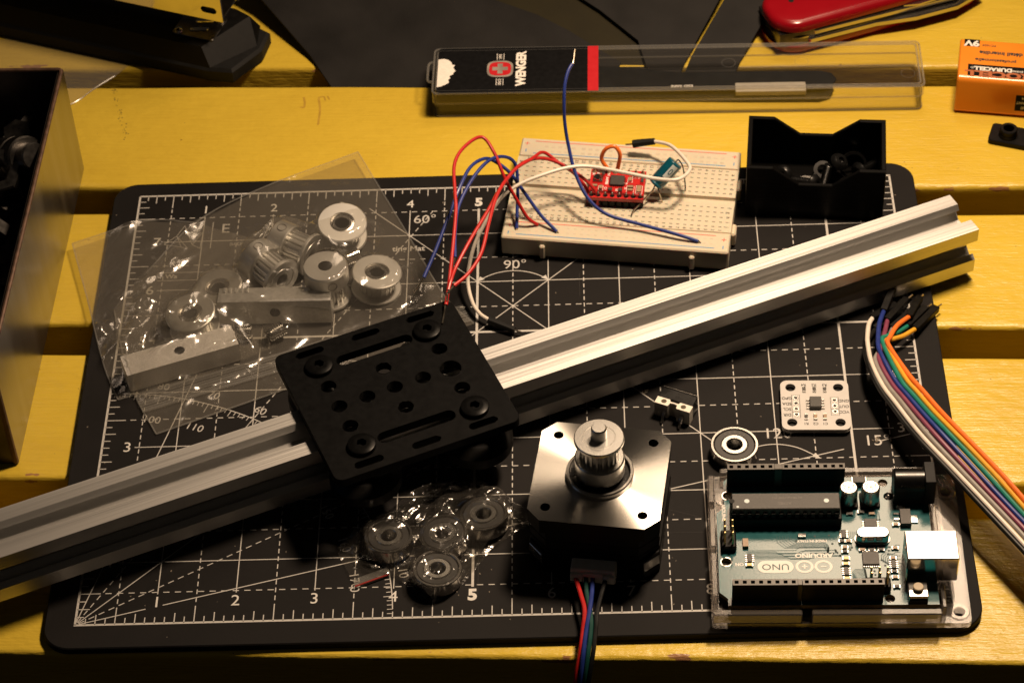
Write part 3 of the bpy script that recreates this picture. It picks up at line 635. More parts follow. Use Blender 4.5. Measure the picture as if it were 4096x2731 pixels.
for i, (x, y) in enumerate(((28.1, 30.2), (28.2, 31.9), (12.1, 30.6), (25.6, 16.1), (18.5, 16.1), (22.0, 15.4), (13.1, 34.8), (13.1, 40.2), (13.0, 42.6), (12.8, 46.4), (22.6, 31.2), (16.6, 31.2), (26.8, 27.6), (28.8, 27.6), (11.2, 20.8), (19.6, 31.3))): smd('chip_resistor', x, y, 1.7, 1.0, .75, 'chip' if i % 2 else 'ceramic')
b = B(); b.box(3.6, 9.6, 46.6, 52.6, .05, 3.0, .2); bt = b.build('reset_button', 'usb_steel', uno); B().at(6.6, 49.4, 0).cyl(1.65, 3.0, 4.3, 24, .2).build('button_cap', 'button_tan', bt); B().box(3.7, 9.5, 52.62, 53.1, .05, 1.6).build('button_foot', 'black_plastic', bt)
def pins(xs, ys, h):
    q = B(); q.box(min(xs)-1.25, max(xs)+1.25, min(ys)-1.25, max(ys)+1.25, .05, 2.5, .5); hd = q.build('pin_block', 'black_plastic', uno)
    for x in xs:
        for y in ys: B().box(x-.32, x+.32, y-.32, y+.32, 2.4, h, .12).build('pin', 'gold', hd)
pins((63.9, 66.4), (25.3, 27.85, 30.4), 8.6); pins((21.1, 18.55, 16.0), (45.1, 47.3), 8.6)

# ================================================================== WHITE SENSOR BOARD
enc = thing('sensor_board', 'small white square sensor board with four corner holes', 'circuit board', (242.5, 85.3, 1.1), (0, 0, 178.0))
b = B(); b.prism(rrect(-11.55, 11.55, -11.4, 11.4, 2.4, 6), 0, 1.6, holes=[circ(x, y, 1.75, 20) for x in (-8.1, 8.1) for y in (-8.1, 8.1)]); pc = b.build('pcb', 'pcb_white', enc)
for x in (-8.1, 8.1):
    for y in (-8.1, 8.1): B().at(x, y, 0).cyl(1.0, -1.0, 0.0, 10).build('underside_spacer', 'black_plastic', enc)
q = B(); z = 1.64
for i, s_ in enumerate(('GPO', 'SDA', 'SCL', 'DIR')): q.text(s_, 1.75, 9.55, -3.1+2.56*i, z, 0, .02, .95)
for i, s_ in enumerate(('GND', 'OUT', 'VCC')): q.text(s_, 1.75, -9.6, -1.9+2.6*i, z, 0, .02, .95)
for x, s_ in ((3.6, 'R4'), (.1, 'R2'), (-3.5, 'R3')): q.text(s_, 1.5, x, -9.3, z, 0, .02)
for x, s_ in ((3.4, 'R1'), (.2, 'C2'), (-3.0, 'C1')): q.text(s_, 1.5, x, 8.6, z, 0, .02)
q.poly([(5.2, -4.6), (7.9, -4.6), (7.9, 6.0), (5.2, 6.0)], .16, z, True); q.line((5.2, 3.3), (7.9, 3.3), .16, z+.01); q.poly([(-7.9, -3.5), (-5.2, -3.5), (-5.2, 4.8), (-7.9, 4.8)], .16, z, True); q.line((-5.2, 2.0), (-7.9, 2.0), .16, z+.01)
q.build('legend', 'ink_black', pc)
for x, y in [(6.5, -3.2+2.56*i) for i in range(4)]+[(-6.55, -2.1+2.6*i) for i in range(3)]:
    h_ = B().at(x, y, 0); h_.lathe([(1.0, 1.62), (.95, 1.72), (.6, 1.72), (.55, 1.5)], 16); pd = h_.build('pad', 'solder', enc); B().at(x, y, 0).cyl(.56, 1.5, 1.66, 14).build('pad_hole', 'black_gloss', pd)
def smd2(name, x, y, lx, ly, h, m_, par, z0=1.62):
    q = B().at(x, y, z0); q.mat(0).box(-lx/2, lx/2, -ly/2, ly/2, 0, h, .06); q.mat(1)
    for sg in (-1, 1): q.box(-lx/2-.08, lx/2+.08, sg*ly/2-.25, sg*ly/2+.25, 0, h*.9, .05)
    return q.build(name, [m_, 'solder'], par)
for x in (3.5, 0, -3.5): smd2('resistor', x, -7.0, 1.0, 1.9, .6, 'chip', enc)
smd2('resistor', 3.3, 5.8, 1.0, 1.9, .6, 'chip', enc); smd2('capacitor', .2, 5.8, 1.1, 1.9, .8, 'ceramic', enc); smd2('capacitor', -3.0, 5.8, 1.1, 1.9, .8, 'ceramic', enc)
b = B(); b.box(-2.0, 1.9, -2.6, 2.3, 1.75, 3.2, .15); ch = b.build('sensor_chip', 'chip', enc)
for sg in (-1, 1):
    for i in range(4): B().box(sg*2.55-.55, sg*2.55+.55, -1.9+1.25*i-.2, -1.9+1.25*i+.2, 1.64, 2.2, .08).build('chip_leg', 'solder', ch)

# ================================================================== BEARINGS
def bearing(label, loc, rot=(0, 0, 0), group=None, lettered=False):
    o = thing('ball_bearing', label, 'bearing', loc, rot, group)
    q = B(); q.lathe([(7.0, 0.25), (7.3, 0), (7.8, 0), (8, .25), (8, 4.75), (7.8, 5), (7.1, 5), (6.8, 4.7), (6.75, 4.3)], 44); q.build('outer_ring', 'steel', o)
    q = B(); q.lathe([(4.4, 4.3), (4.35, 4.7), (4.1, 5), (2.8, 5), (2.5, 4.7), (2.5, .3), (2.8, 0), (4.1, 0), (4.3, .3)], 36); q.build('inner_ring', 'alu', o)
    q = B(); q.lathe([(6.75, 4.45), (6.5, 4.7), (4.7, 4.7), (4.4, 4.5)], 44); q.lathe([(4.4, .5), (6.9, .5)], 44); sl = q.build('seal', 'seal', o)
    if lettered:
        q = B()
        for i, ch_ in enumerate('625RS'): a = 232+i*17; q.text(ch_, 1.2, 5.6*math.cos(R(a)), 5.6*math.sin(R(a)), 4.73, a-90+0, .03)
        q.build('seal_lettering', 'header_top', sl)
    return o
bearing('loose steel ball bearing with black seal behind the teal circuit board', (214, 66.2, 0), (0, 0, 180), lettered=True)

# ================================================================== MICROSWITCH
ms = thing('microswitch', 'tiny black and white microswitch with metal lever and two soldered legs', 'switch', (195.1, 85.1, 0), (0, 0, -25))
B().box(-6.3, 6.3, 0.1, 4.9, .2, 6.4, .25).build('body', 'black_gloss', ms)
b = B(); b.prism([(-6.4, -3.0), (-1.6, -3.0), (-1.3, -1.4), (1.2, -1.4), (1.5, -3.0), (6.4, -3.0), (6.4, 0.05), (1.9, .05), (1.4, -.8), (-1.4, -.8), (-1.9, .05), (-6.4, .05)], .2, 6.45, holes=[circ(-3.6, -1.4, .95, 16), circ(3.5, -1.4, .95, 16)]); b.build('mounting_base', 'plug_white', ms)
b = B(); b.add([(-6.4, 5.2, 1), (-6.4, 5.2, 6.2), (5.4, 5.9, 6.4), (5.4, 5.9, 1)], [(0, 1, 2, 3)]); b.box(-6.4, 6.0, 5.0, 5.25, 1.2, 6.5, .05); b.build('lever', 'steel', ms)
B().box(-.6, .7, -1.35, -1.0, 6.3, 6.6, .05).build('plunger', 'silk', ms)
for x in (-2.6, 3.6):
    b = B(); b.tube([(x, -2.6, 3.4), (x, -3.8, 3.2), (x+.1, -5.0, 2.2), (x+.2, -6.2, .6)], .75, 8, 4, (1.25, .55)); b.build('soldered_leg', 'solder', ms)

# ================================================================== BREADBOARD
BBA = -8.3
bb = thing('breadboard', 'cream plug-in breadboard with red and blue rail lines at the back of the mat', 'breadboard', (180.2, 187.4, .4), (0, 0, BBA))
W2, D2, T = 41.0, 27.4, 8.6
prof = [(-D2, 0), (D2, 0), (D2, T), (17.6, T), (17.4, T-.55), (16.9, T-.55), (16.7, T-.1), (1.9, T-.1), (1.7, T-1.5), (-1.7, T-1.5), (-1.9, T-.1), (-16.7, T-.1), (-16.9, T-.55), (-17.4, T-.55), (-17.6, T), (-D2, T)]
b = B(); b.M = Euler((R(90), 0, R(90))).to_matrix().to_4x4(); b.prism(prof, -W2, W2)
me = b.mesh('block', 'breadboard'); bm = bmesh.new(); bm.from_mesh(me); bmesh.ops.remove_doubles(bm, verts=bm.verts, dist=1e-6)
ed = [e for e in bm.edges if len(e.link_faces) == 2 and e.calc_face_angle() > 1.2 and max(abs(v.co.y) for v in e.verts) > .027]
bmesh.ops.bevel(bm, geom=ed, offset=.0005, segments=1, affect='EDGES'); bm.to_mesh(me); bm.free(); me.set_sharp_from_angle(angle=R(26))
blk = bpy.data.objects.new('block', me); COL.objects.link(blk); blk.parent = bb
for x in (-26, 28): B().box(x-1.0, x+1.0, -D2-1.5, -D2+.3, .2, T-2.2, .5).build('dovetail_tab', 'breadboard', bb)
for y in (-12, 12): B().box(W2-.3, W2+1.6, y-3, y+3, .3, T-2.5, .6).build('side_tab', 'breadboard', bb)
h = B(); zz = T-.04; sx0 = 36.83
ys = [14.0-2.54*i for i in range(5)]+[-3.9-2.54*i for i in range(5)]
h.mat(0)
for i in range(30):
    for y in ys: x = sx0-2.54*i; h.box(x-.55, x+.55, y-.16, y+.16, zz-.05, zz)
h.build('contact_holes', 'bb_hole', bb, kind='stuff')
h = B()
for k in range(25):
    x = 34.5-2.54*k-(k//5)*1.2
    for y in (23.0, 20.4): h.box(x-.7, x+.7, y-.55, y+.55, T+.0, T+.03)
for k in range(25):
    x = 34.5-2.54*k-(k//5)*1.2
    for y in (-20.6, -23.2): h.box(x-.5, x+.5, y-.22, y+.22, T+.0, T+.03)
h.build('rail_holes', 'bb_ghost', bb, kind='stuff')
for y, m_ in ((25.6, 'ink_red'), (18.9, 'ink_blue'), (-18.9, 'ink_red'), (-25.4, 'ink_blue')): B().line((-35.8, y), (35.8, y), .35, T+.04).build('rail_line', m_, bb)
q = B(); q2 = B()
for sx in (-38.7, 38.9):
    for y in (24.2, -20.8): q.line((sx-.9, y), (sx+.9, y), .3, T+.04); q.line((sx, y-.9), (sx, y+.9), .3, T+.05)
    for y in (20.2, -24.8): q2.line((sx, y-.8), (sx, y+.8), .35, T+.04)
q.build('plus_signs', 'ink_red', bb, kind='stuff'); q2.build('minus_signs', 'ink_blue', bb, kind='stuff')
q = B()
for i in range(30):
    x = sx0-2.54*i; q.text(str(i+1), 1.75, x, 15.9, zz+.03, -90); q.text(str(i+1), 1.75, x, -15.9, zz+.03, -90)
for k, c_ in enumerate('abcde'): q.text(c_, 2.1, 39.3, 14.0-2.54*k, zz+.03, -90); q.text(c_, 2.1, -39.4, 14.0-2.54*k, zz+.03, -90)
for k, c_ in enumerate('fghij'): q.text(c_, 2.1, 39.3, -3.9-2.54*k, zz+.03, -90); q.text(c_, 2.1, -39.4, -3.9-2.54*k, zz+.03, -90)
q.build('printed_legend', 'ink_black', bb)

# red driver board on pin headers
dv = thing('driver_board', 'small red motor driver board plugged into the breadboard', 'circuit board', (178.2, 187.6, 9.0), (0, 0, -6.5))
for y in (-6.35, 6.35):
    for i in range(8): B().box(-8.89+2.54*i-1.15, -8.89+2.54*i+1.15, y-1.15, y+1.15, .15, 2.9, .35).build('header_block', 'black_plastic', dv)
b = B(); b.box(-10.1, 10.1, -7.7, 7.7, 2.95, 4.55, .08); pc = b.build('pcb', 'pcb_red', dv)
for y in (-6.35, 6.35):
    for i in range(8): B().at(-8.89+2.54*i, y, 0).lathe([(.95, 4.56), (.6, 5.0), (.38, 5.6), (.38, 6.1), (.01, 6.2)], 10).build('soldered_pin', 'dark_steel' if y < 0 else 'ceramic', dv)
b = B(); b.box(-2.6, 2.5, -1.2, 3.9, 4.6, 5.5, .12); ch = b.build('driver_chip', 'chip', dv)
for sg in (-1, 1):
    for i in range(6): B().box(sg*2.75-.25, sg*2.75+.25, -.6+.76*i-.16, -.6+.76*i+.16, 4.58, 4.9, .05).build('chip_leg', 'solder', ch)
for i in range(6): B().box(-1.95+.76*i-.16, -1.95+.76*i+.16, -1.75, -1.2, 4.58, 4.9, .05).build('chip_leg', 'solder', ch)
b = B(); b.box(-8.9, -5.4, .4, 3.8, 4.6, 5.2, .1); pt = b.build('trimmer', 'steel', dv); B().at(-7.2, 2.2, 0).cyl(1.55, 5.2, 6.0, 20, .2).build('trimmer_screw', 'solder', pt)
for x, y, lx, ly, m_ in ((4.6, 2.4, 1.1, 2.0, 'ceramic'), (6.6, 4.4, 2.0, 1.1, 'ceramic'), (9.0, 2.0, 1.0, 1.8, 'chip'), (5.0, -1.6, 1.9, 1.0, 'ceramic'), (5.0, -3.3, 1.9, 1.0, 'ceramic'), (8.2, -2.6, 1.6, 3.4, 'ceramic'), (-2.3, -3.6, 1.4, 1.4, 'chip'), (1.4, -3.6, 1.4, 1.4, 'chip'), (-5.8, -2.6, 1.0, 1.9, 'ceramic'), (-8.0, -1.8, 1.7, 1.0, 'ceramic'), (-5.4, 5.0, 1.0, 1.8, 'chip')): smd2('chip_component', x, y, lx, ly, .8, m_, dv, 4.57)
q = B(); z = 4.6
q.text('DIR', 1.4, -9.0, 5.6, z, -90, .02); q.text('STEP', 1.4, -7.4, 5.8, z, -90, .02); q.text('A4988', 1.5, -3.9, 1.6, z, -90, .02); q.text('C1', 1.3, -4.1, -2.6, z, -90, .02); q.text('S2', 1.3, .1, -3.2, z, -90, .02); q.text('S1', 1.3, 3.2, -2.2, z, -90, .02); q.text('R4', 1.3, -3.5, 5.0, z, -90, .02); q.text('C4', 1.2, 3.0, .4, z, 0, .02)
for x, y, lx, ly in ((4.6, 2.4, 1.7, 2.6), (6.6, 4.4, 2.6, 1.7), (5.0, -2.4, 2.7, 3.2), (8.2, -2.6, 2.3, 4.4), (-5.8, -2.6, 1.6, 2.6)): q.poly([(x-lx/2, y-ly/2), (x+lx/2, y-ly/2), (x+lx/2, y+ly/2), (x-lx/2, y+ly/2)], .15, z+.01, True)
q.build('legend', 'silk', pc)

# blue capacitor leaning over the breadboard
A0, A1 = Vector((191.9, 185.1, 15)), Vector((199.6, 189.0, 22.2))
ax = (A1-A0).normalized(); rot = ax.to_track_quat('Z', 'Y').to_euler()
cp = thing('electrolytic_capacitor', 'dark blue cylinder capacitor leaning over the breadboard on bent leads', 'capacitor', tuple(A0), tuple(math.degrees(a) for a in rot))
Lc = (A1-A0).length
b = B(); b.lathe([(.01, 0), (2.5, 0), (2.95, .35), (3.0, .8), (2.75, 1.3), (3.0, 1.9), (3.0, Lc-.5), (2.8, Lc-.1), (2.4, Lc), (.01, Lc-.05)], 32); b.build('can', 'cap_blue', cp)
cam_local = (rot.to_matrix().transposed() @ (Vector((166.7, -514, 644.2))-A0)); ca_ = math.atan2(cam_local.y, cam_local.x)
b = B(); b.lathe([(3.03, 4.6), (3.03, Lc-.9)], 8, a0=ca_-.05, a1=ca_+.75); b.build('stripe', 'cap_stripe', cp)
q = B(); q.poly([((3.06)*math.cos(ca_+.35+.14*math.sin(a)), 7.2+1.0*math.cos(a)) for a in [i*math.pi/8 for i in range(16)]], .01, 0, True)
zero = B(); V = []
for i in range(20):
    a = 2*math.pi*i/20
    for k in (1.0, .55): V.append((3.06*math.cos(ca_+.35+.22*k*math.sin(a)), 3.06*math.sin(ca_+.35+.22*k*math.sin(a)), 7.6+1.25*(k if k == 1 else .72)*math.cos(a)))
zero.add(V, [(2*i, 2*((i+1) % 20), 2*((i+1) % 20)+1, 2*i+1) for i in range(20)]); zero.build('zero_mark', 'cap_blue', cp)
B().tube(lw(cp, [tuple(A0+ax*.2), (191.0, 183.6, 13.6), (189.7, 182.3, 13), (185.9, 179.1, 11), (183.6, 176.6, 10), (182.6, 174.1, 8.2)]), .3, 7).build('lead', 'pin_tin', cp)
B().tube(lw(cp, [tuple(A0+Vector((.8, -.4, 0))), (193.5, 183.0, 12.6), (194.5, 182.0, 8.4)]), .3, 7).build('lead', 'pin_tin', cp)
B().tube(lw(cp, [tuple(A1-ax*.2), (200.6, 190.3, 22.0), (202.2, 189.6, 19), (203, 188.2, 12), (203, 188, 8.2)]), .25, 7).build('lead', 'black_gloss', cp)

# ------------------------------------------------------------------ jumper wires
def jumper(label, m_, P, r=.72, pins=(), sleeves=()):
    r *= .88; o = thing('jumper_wire', label, 'wire', P[0]); off = Vector(P[0]); sub = lambda L: [tuple(Vector(p)-off) for p in L]
    B().tube(sub(P), r, 10, 8).build('insulation', m_, o)
    for q_ in pins: B().tube(sub(q_), .32, 7, 3).build('bare_end', 'pin_tin', o)
    for q_ in sleeves: B().tube(sub(q_), 1.45, 8, 4, (.85, 1.05)).build('black_sleeve', 'rubber', o)
    return o
jumper('red wire looping highest, from the front rail to the carriage corner', 'wire_red', [(148.9, 171.5, 9.4), (145.5, 171.5, 13), (142.2, 173.6, 19), (138, 176.9, 27), (134.2, 183.8, 34), (129.8, 188.8, 37), (123.6, 182.2, 38), (120.4, 173, 38), (120.8, 159.7, 37), (121.2, 150.9, 36), (120.3, 134.4, 34), (119.3, 119.4, 32.5), (118.6, 112.6, 31.3), (118.3, 109.5, 31.0)], pins=[[(148.9, 171.5, 9.6), (149.3, 171.2, 8.6)], [(118.2, 109.8, 31), (117.6, 105.5, 29.9), (117.1, 102.3, 29.4)]])
jumper('red wire arching from the driver board corner, upper of the pair', 'wire_red', [(167.7, 183, 9.6), (167, 185, 14), (163.1, 188.5, 18), (157.4, 190.3, 22), (151.8, 192, 26), (147.8, 184.3, 30), (141.6, 175.1, 33), (136.1, 163.2, 34), (132.8, 154.2, 34), (126.3, 138.2, 34), (121.5, 125.9, 33), (119.9, 119.4, 33.0), (119.0, 115.5, 32.2)], pins=[[(119.0, 115.5, 32.2), (118.7, 110.5, 31.9)]])
jumper('red wire bowing furthest right before the carriage corner, from driver board front', 'wire_red', [(170.8, 181, 9.6), (170.7, 182.2, 14), (167.1, 184.8, 18), (160.3, 188, 22), (154.6, 188.8, 25), (149.5, 186.5, 28), (143.8, 180.3, 31), (138.3, 168.2, 34), (135, 158, 35), (132.6, 144.9, 35), (130.2, 131.6, 34), (125.9, 122.5, 33.2), (121, 116.7, 33)], pins=[[(121, 116.7, 33), (118.6, 113.4, 32.6)]])
jumper('blue wire standing at the breadboard corner and ending above the carriage', 'wire_blue', [(141.4, 169.9, 9.4), (141.7, 175.1, 13), (142.1, 181.6, 18), (141.6, 186.7, 25), (138.1, 185.6, 30), (132.6, 179.5, 34), (127, 169.3, 35), (122.1, 156.3, 34), (120.9, 144.3, 33), (121, 131.7, 32)], pins=[[(141.4, 169.9, 9.6), (141.4, 169.6, 8.6)], [(121, 131.7, 32), (119.8, 123.1, 31.5)]])
jumper('blue wire curving left and ending over the clear bag', 'wire_blue', [(155.9, 167.6, 9.4), (150.1, 173, 13), (144.5, 178.6, 19), (139.6, 182.5, 25), (134.6, 184.2, 29), (130.7, 182.7, 32), (125.8, 176, 34), (122, 164.7, 34), (118.5, 155.9, 30), (113.4, 143.6, 24), (109.4, 134.7, 20)], pins=[[(155.9, 167.6, 9.6), (156.6, 167.2, 8.6)], [(109.4, 134.7, 20), (107.4, 132.3, 18), (105.7, 130.7, 17)]])
jumper('long blue wire sweeping up from the breadboard front towards the clear case', 'wire_blue', [(206.4, 160.3, 9.6), (199.1, 162.6, 11), (185.6, 167.6, 12), (174.2, 171, 14), (167.5, 175.4, 18), (163.1, 183.7, 23), (160.8, 191.5, 30), (159.8, 195.3, 37), (159.7, 198.2, 43), (160.1, 202.5, 48), (161.4, 206.8, 51), (163, 209.7, 52.3)], pins=[[(206.4, 160.3, 9.8), (207.3, 160.0, 8.8)], [(162.9, 209.5, 52.2), (163.4, 210.6, 52.4), (164.1, 214.7, 55)]])
jumper('white wire with black sleeved ends snaking over the breadboard', 'wire_white', [(191.6, 207.9, 16), (192.2, 207.8, 16), (198.4, 202.8, 18), (203.7, 191.4, 20), (204.3, 185.5, 21), (199.8, 179.8, 22), (191.8, 180.6, 22), (180.4, 183.4, 23), (168.9, 185.8, 24), (160.9, 184.6, 25), (151.7, 181.1, 25), (143, 177.4, 24), (136.6, 173.1, 22), (130.8, 165, 18), (126.1, 156.4, 13), (123.9, 147.2, 7), (125.3, 138.8, 4), (128.1, 133.3, 3), (131.8, 130.0, 2.6)], r=.78,
       pins=[[(184.8, 209, 14), (181.9, 209.3, 13.5)], [(140.2, 125.7, 2), (143, 124.6, 1.6)]], sleeves=[[(192.6, 207.7, 16.1), (188.5, 208.5, 15), (184.6, 209, 14)], [(140.4, 125.6, 2), (136, 127.9, 2.3), (131.4, 130.3, 2.6)]])
jumper('short orange wire loop standing on the red driver board', 'wire_orange', [(175.0, 194.2, 15), (172.8, 195.7, 19), (174.4, 196.3, 23), (177.6, 196.4, 24), (179.5, 195.3, 21), (178.6, 194.4, 15)], r=.85)

# ================================================================== BLACK PRINTED BIN WITH SCREWS
bn = thing('small_parts_bin', 'black 3D printed bin with notched rims behind the rail end', 'parts bin', (251, 195.8, .1), (0, 0, -5.4))
nf = [(-25, 0), (25, 0), (25, 23), (15.6, 23), (6, 15.6), (-6, 15.6), (-15.6, 23), (-25, 23)]
for nm, y in (('front_wall', -14.6), ('back_wall', 13.0)):
    b = B(); b.M = Matrix.Translation((0, y, 0)) @ Euler((R(90), 0, 0)).to_matrix().to_4x4(); b.prism(nf, -1.6, 0, b=.25); b.build(nm, 'print_black', bn)
for x in (-25, 23.3): B().box(x, x+1.7, -13.02, 13.02, 0, 22.9, .25).build('side_wall', 'print_black', bn)
B().box(-23.4, 23.4, -13.02, 13.02, .05, 1.4).build('bin_floor', 'print_black', bn)
def screw(label, loc, rot, L=12, group='loose screws in the black bin', par=None, m_='black_gloss', hr=3.6, r=1.75):
    o = thing('button_head_screw', label, 'screw', loc, rot, group)
    B().lathe([(.01, .9), (1.0, .9), (1.2, 2.0), (2.2, 1.9), (hr*.85, 1.3), (hr, .4), (hr, 0), (r, 0)], 22).build('head', m_, o)
    P = []; n = int(L/.5)
    for i in range(n): P += [(r, -i*.5), (r-.3, -i*.5-.25)]
    B().lathe(P+[(.01, -L)], 14).build('thread', m_, o); return o
screw('screw leaning head up in the black bin, in front of its back wall', (260.0, 199.5, 10.5), (20, 24, 10)); screw('screw lying with its shank towards the bin notch', (250.5, 194.5, 5.0), (75, -10, 60)); screw('screw lying flat at the right end of the black bin', (268, 200.5, 5.0), (82, 0, -50))
def washer(label, loc, rot, ro=5, ri=2.7, m_='steel'):
    B().lathe([(ri, 0), (ro, 0), (ro, 1.0), (ri, 1.0), (ri, 0)], 30).build('washer', m_, label=label, cat='washer', loc=loc, rot=rot)
washer('pale steel washer on the floor of the black bin', (248.3, 195.0, 1.7), (4, 3, 0), 6.0, 3.3); washer('dark washer leaning near the back of the black bin', (254.6, 203.2, 3.5), (32, 0, 0), 3.4, 2.0, 'black_gloss'); washer('dark ring standing on edge in the black bin', (265.5, 203.0, 6.0), (62, 22, 0), 5.2, 4.2, 'black_gloss')
screw('screw standing on its head in the middle of the black bin', (254.5, 196.5, 2.2), (168, 12, 0), 9); screw('screw lying under the leaning screw in the black bin', (262.5, 194.0, 4.2), (85, 0, 30), 11); screw('short screw by the right wall of the black bin', (271.0, 193.5, 4.4), (70, 20, -20), 9)
screw('screw head poking up at the left end of the black bin', (239.8, 200.5, 4.4), (40, -30, 0), 8)

# ================================================================== RAINBOW RIBBON OF JUMPER LEADS
O_ = [(270.5, 101, 10), (273.9, 90.2, 11), (277.7, 81.7, 12), (281.9, 72.5, 13), (286.1, 63.9, 14), (292.1, 53.4, 14), (298.8, 41.4, 14), (304.3, 31, 14), (308.1, 23.5, 14), (316, 8, 13)]
W_ = [(262.4, 97.8, 9), (265, 85.9, 10), (268.3, 77.1, 11), (272.4, 67, 12), (276.6, 57.7, 13), (283.1, 46.3, 13), (289.8, 34.4, 13), (296.5, 22.7, 13), (303, 11.3, 13), (311, -3, 12)]
rib = thing('ribbon_cable', 'rainbow ribbon of jumper leads with black pin ends at the mat edge', 'ribbon cable', (276, 128, 0)); ro = Vector((276, 128, 0))
lead = [('orange', 'wire_orange', 0, [(278.2, 124.1, 5), (273.2, 118.2, 6.5), (270.1, 111.8, 7.5), (269.0, 107, 8.5)], (283.1, 135, 3), (284.5, 136.9, 2.8)),
        ('yellow', 'wire_yellow', 1, [(280, 119.6, 3.4), (275.2, 114.7, 5), (271.4, 112.3, 6), (268.6, 108.9, 7.5)], (288.7, 131.6, 1.2), (290.8, 133.7, .9)),
        ('green', 'wire_green', 2, [(277.7, 121.9, 2.8), (273.2, 116.9, 4.5), (269.6, 114.3, 5.5), (267.4, 109.8, 7)], (284.9, 131.4, 1.5), (287.2, 133.7, 1.4)),
        ('blue', 'wire_blue', 3, [(269.7, 127.4, 5), (267.3, 119.9, 6), (266.1, 112.4, 7), (265.6, 106.5, 8)], (274.3, 139.2, 5.2), (275.5, 142.7, 5.2)),
        ('purple', 'wire_purple', 4, [(270.7, 124.1, 3.6), (268.7, 115.9, 5), (266.2, 106.4, 7)], (278.7, 135.5, 2), (280.9, 137.8, 2)),
        ('grey', 'wire_grey', 5, [(272.3, 121.1, 2.4), (270.2, 115.5, 3.6), (265.6, 105.5, 6.6)], (281.4, 131.6, 1.4), (283.4, 133.8, 1.4)),
        ('white', 'wire_white', 6, [(265.7, 125.3, 3.6), (263.9, 121, 5), (262.8, 115.2, 6), (262.2, 109.3, 7)], (274.8, 133.3, 1.5), (276.7, 136.2, 1.5)),
        ('black', 'wire_black', 6.9, [(266.6, 122.0, 1.4), (263.6, 116, 3), (261.4, 109.3, 5)], (276.9, 132.0, 1.3), (278.8, 134.9, 1.3))]
for nm, m_, k, head, pa, pb in lead:
    body = [tuple(Vector(o)*(1-k/6)+Vector(w)*(k/6)+Vector((0, 0, .25*math.sin(i*1.3+k)))) for i, (o, w) in enumerate(zip(O_, W_))]
    P = [Vector(p)-ro for p in head+body[(1 if k < 3 else 0):]]
    w = B().tube([tuple(p) for p in P], .83, 10, 6).build('wire', m_, rib, label=nm+' lead of the ribbon')
    a = Vector(head[0])-ro; e = Vector(pa)-ro; d = (e-a).normalized()
    q = B(); q.M = Matrix.Translation(a-d*.6) @ d.to_track_quat('Z', 'Y').to_matrix().to_4x4(); q.box(-1.25, 1.25, -1.25, 1.25, 0, (e-a).length+.6, .2); q.build('pin_housing', 'black_plastic', rib)
    B().tube([tuple(e-d), tuple(e), tuple(Vector(pb)-ro)], .33, 7, 3).build('pin', 'pin_tin', rib)

# ================================================================== PARTS INSIDE THE BIG BAGS
def idler(label, loc, rot, g='smooth idler pulleys in the clear bag'):
    o = thing('idler_pulley', label, 'pulley', loc, rot, g)
    B().lathe([(4.4, 0), (8.6, 0), (9, .3), (9, .9), (8.7, 1.2), (6.2, 1.2), (6.2, 7.4), (8.7, 7.4), (9, 7.7), (9, 8.3), (8.6, 8.6), (4.5, 8.6), (4.4, 8.4), (4.4, 0)], 44).build('rim', 'alu_satin', o)
    q = B(); q.prism(gear(20, 5.9, 6.45), 1.25, 7.35, holes=[circ(0, 0, 4.42, 24)]); q.build('teeth', 'alu_satin', o)
    B().lathe([(4.38, 8.2), (4.0, 8.3), (3.9, 7.9), (3.5, 8.0), (3.4, 8.3), (2.7, 8.3), (2.5, 8.0)], 36).build('bearing_race', 'steel', o)
    B().lathe([(2.5, 8.0), (2.5, .3), (.01, .25)], 30).build('bore', 'black_plastic', o)  # black wall and floor put the hole's shade into colour
    return o
idler('idler pulley with dark bore highest up in the bag, tilted towards us', (77.9, 172.5, 5.4), (9, 4, 0)); idler('idler pulley at the right end of the bag contents, standing flat', (90.7, 149.6, .6), (-2, 6, 0))
idler('idler pulley tucked behind the grey clamp bar in the bag', (36.1, 144.0, .9), (0, -8, 0)); idler('idler pulley just above the frosted clamp bar, lowest in the bag', (27.2, 131.5, 1.2), (3, -6, 0))
for lab, loc, rot in (('toothed pulley standing hub up in the middle of the bag', (73.9, 145.8, 16.4), (180, 0, 20)), ('toothed pulley lying on its side near the top of the pile', (54.0, 168.4, 8.4), (92, 0, 60)), ('toothed pulley on its side with a set screw hole facing up', (46.6, 160.2, 8.3), (94, 0, 44))):
    o = thing('toothed_pulley', lab, 'pulley', loc, rot, 'toothed pulleys in the clear bag'); gt2(o, 0.0, mat_='alu_satin')
    for a in (0, 90):
        q = B(); q.M = Euler((0, 0, R(a))).to_matrix().to_4x4() @ Matrix.Translation((6.4, 0, 3.4)) @ Euler((0, R(90), 0)).to_matrix().to_4x4(); q.lathe([(1.75, 1.63), (1.55, 1.66), (1.4, .6), (.01, .5)], 18); q.build('set_screw_hole', 'dark_steel', o)
def clamp(label, loc, rot, m_):
    o = thing('belt_clamp', label, 'clamp bar', loc, rot)
    b = B(); b.prism([(-20, -5), (20, -5), (20, 5), (-20, 5)], 0, 8, holes=[circ(0, 0, 1.9, 22)]); b.build('bar', m_, o)
    for k in range(5):
        for s_ in (-1, 1): B().box(s_*(10+k*2)-.5, s_*(10+k*2)+.5, 5.0, 5.4, .2, 2.6, .05).build('tooth', m_, o)
    B().lathe([(1.88, .1), (1.88, 7.9)], 22).build('bore', 'dark_steel', o)
    return o
clamp('frosted aluminium clamp bar with one hole at the front of the bag', (24.2, 113.2, .9), (0, 0, 20.5), 'alu_blast')
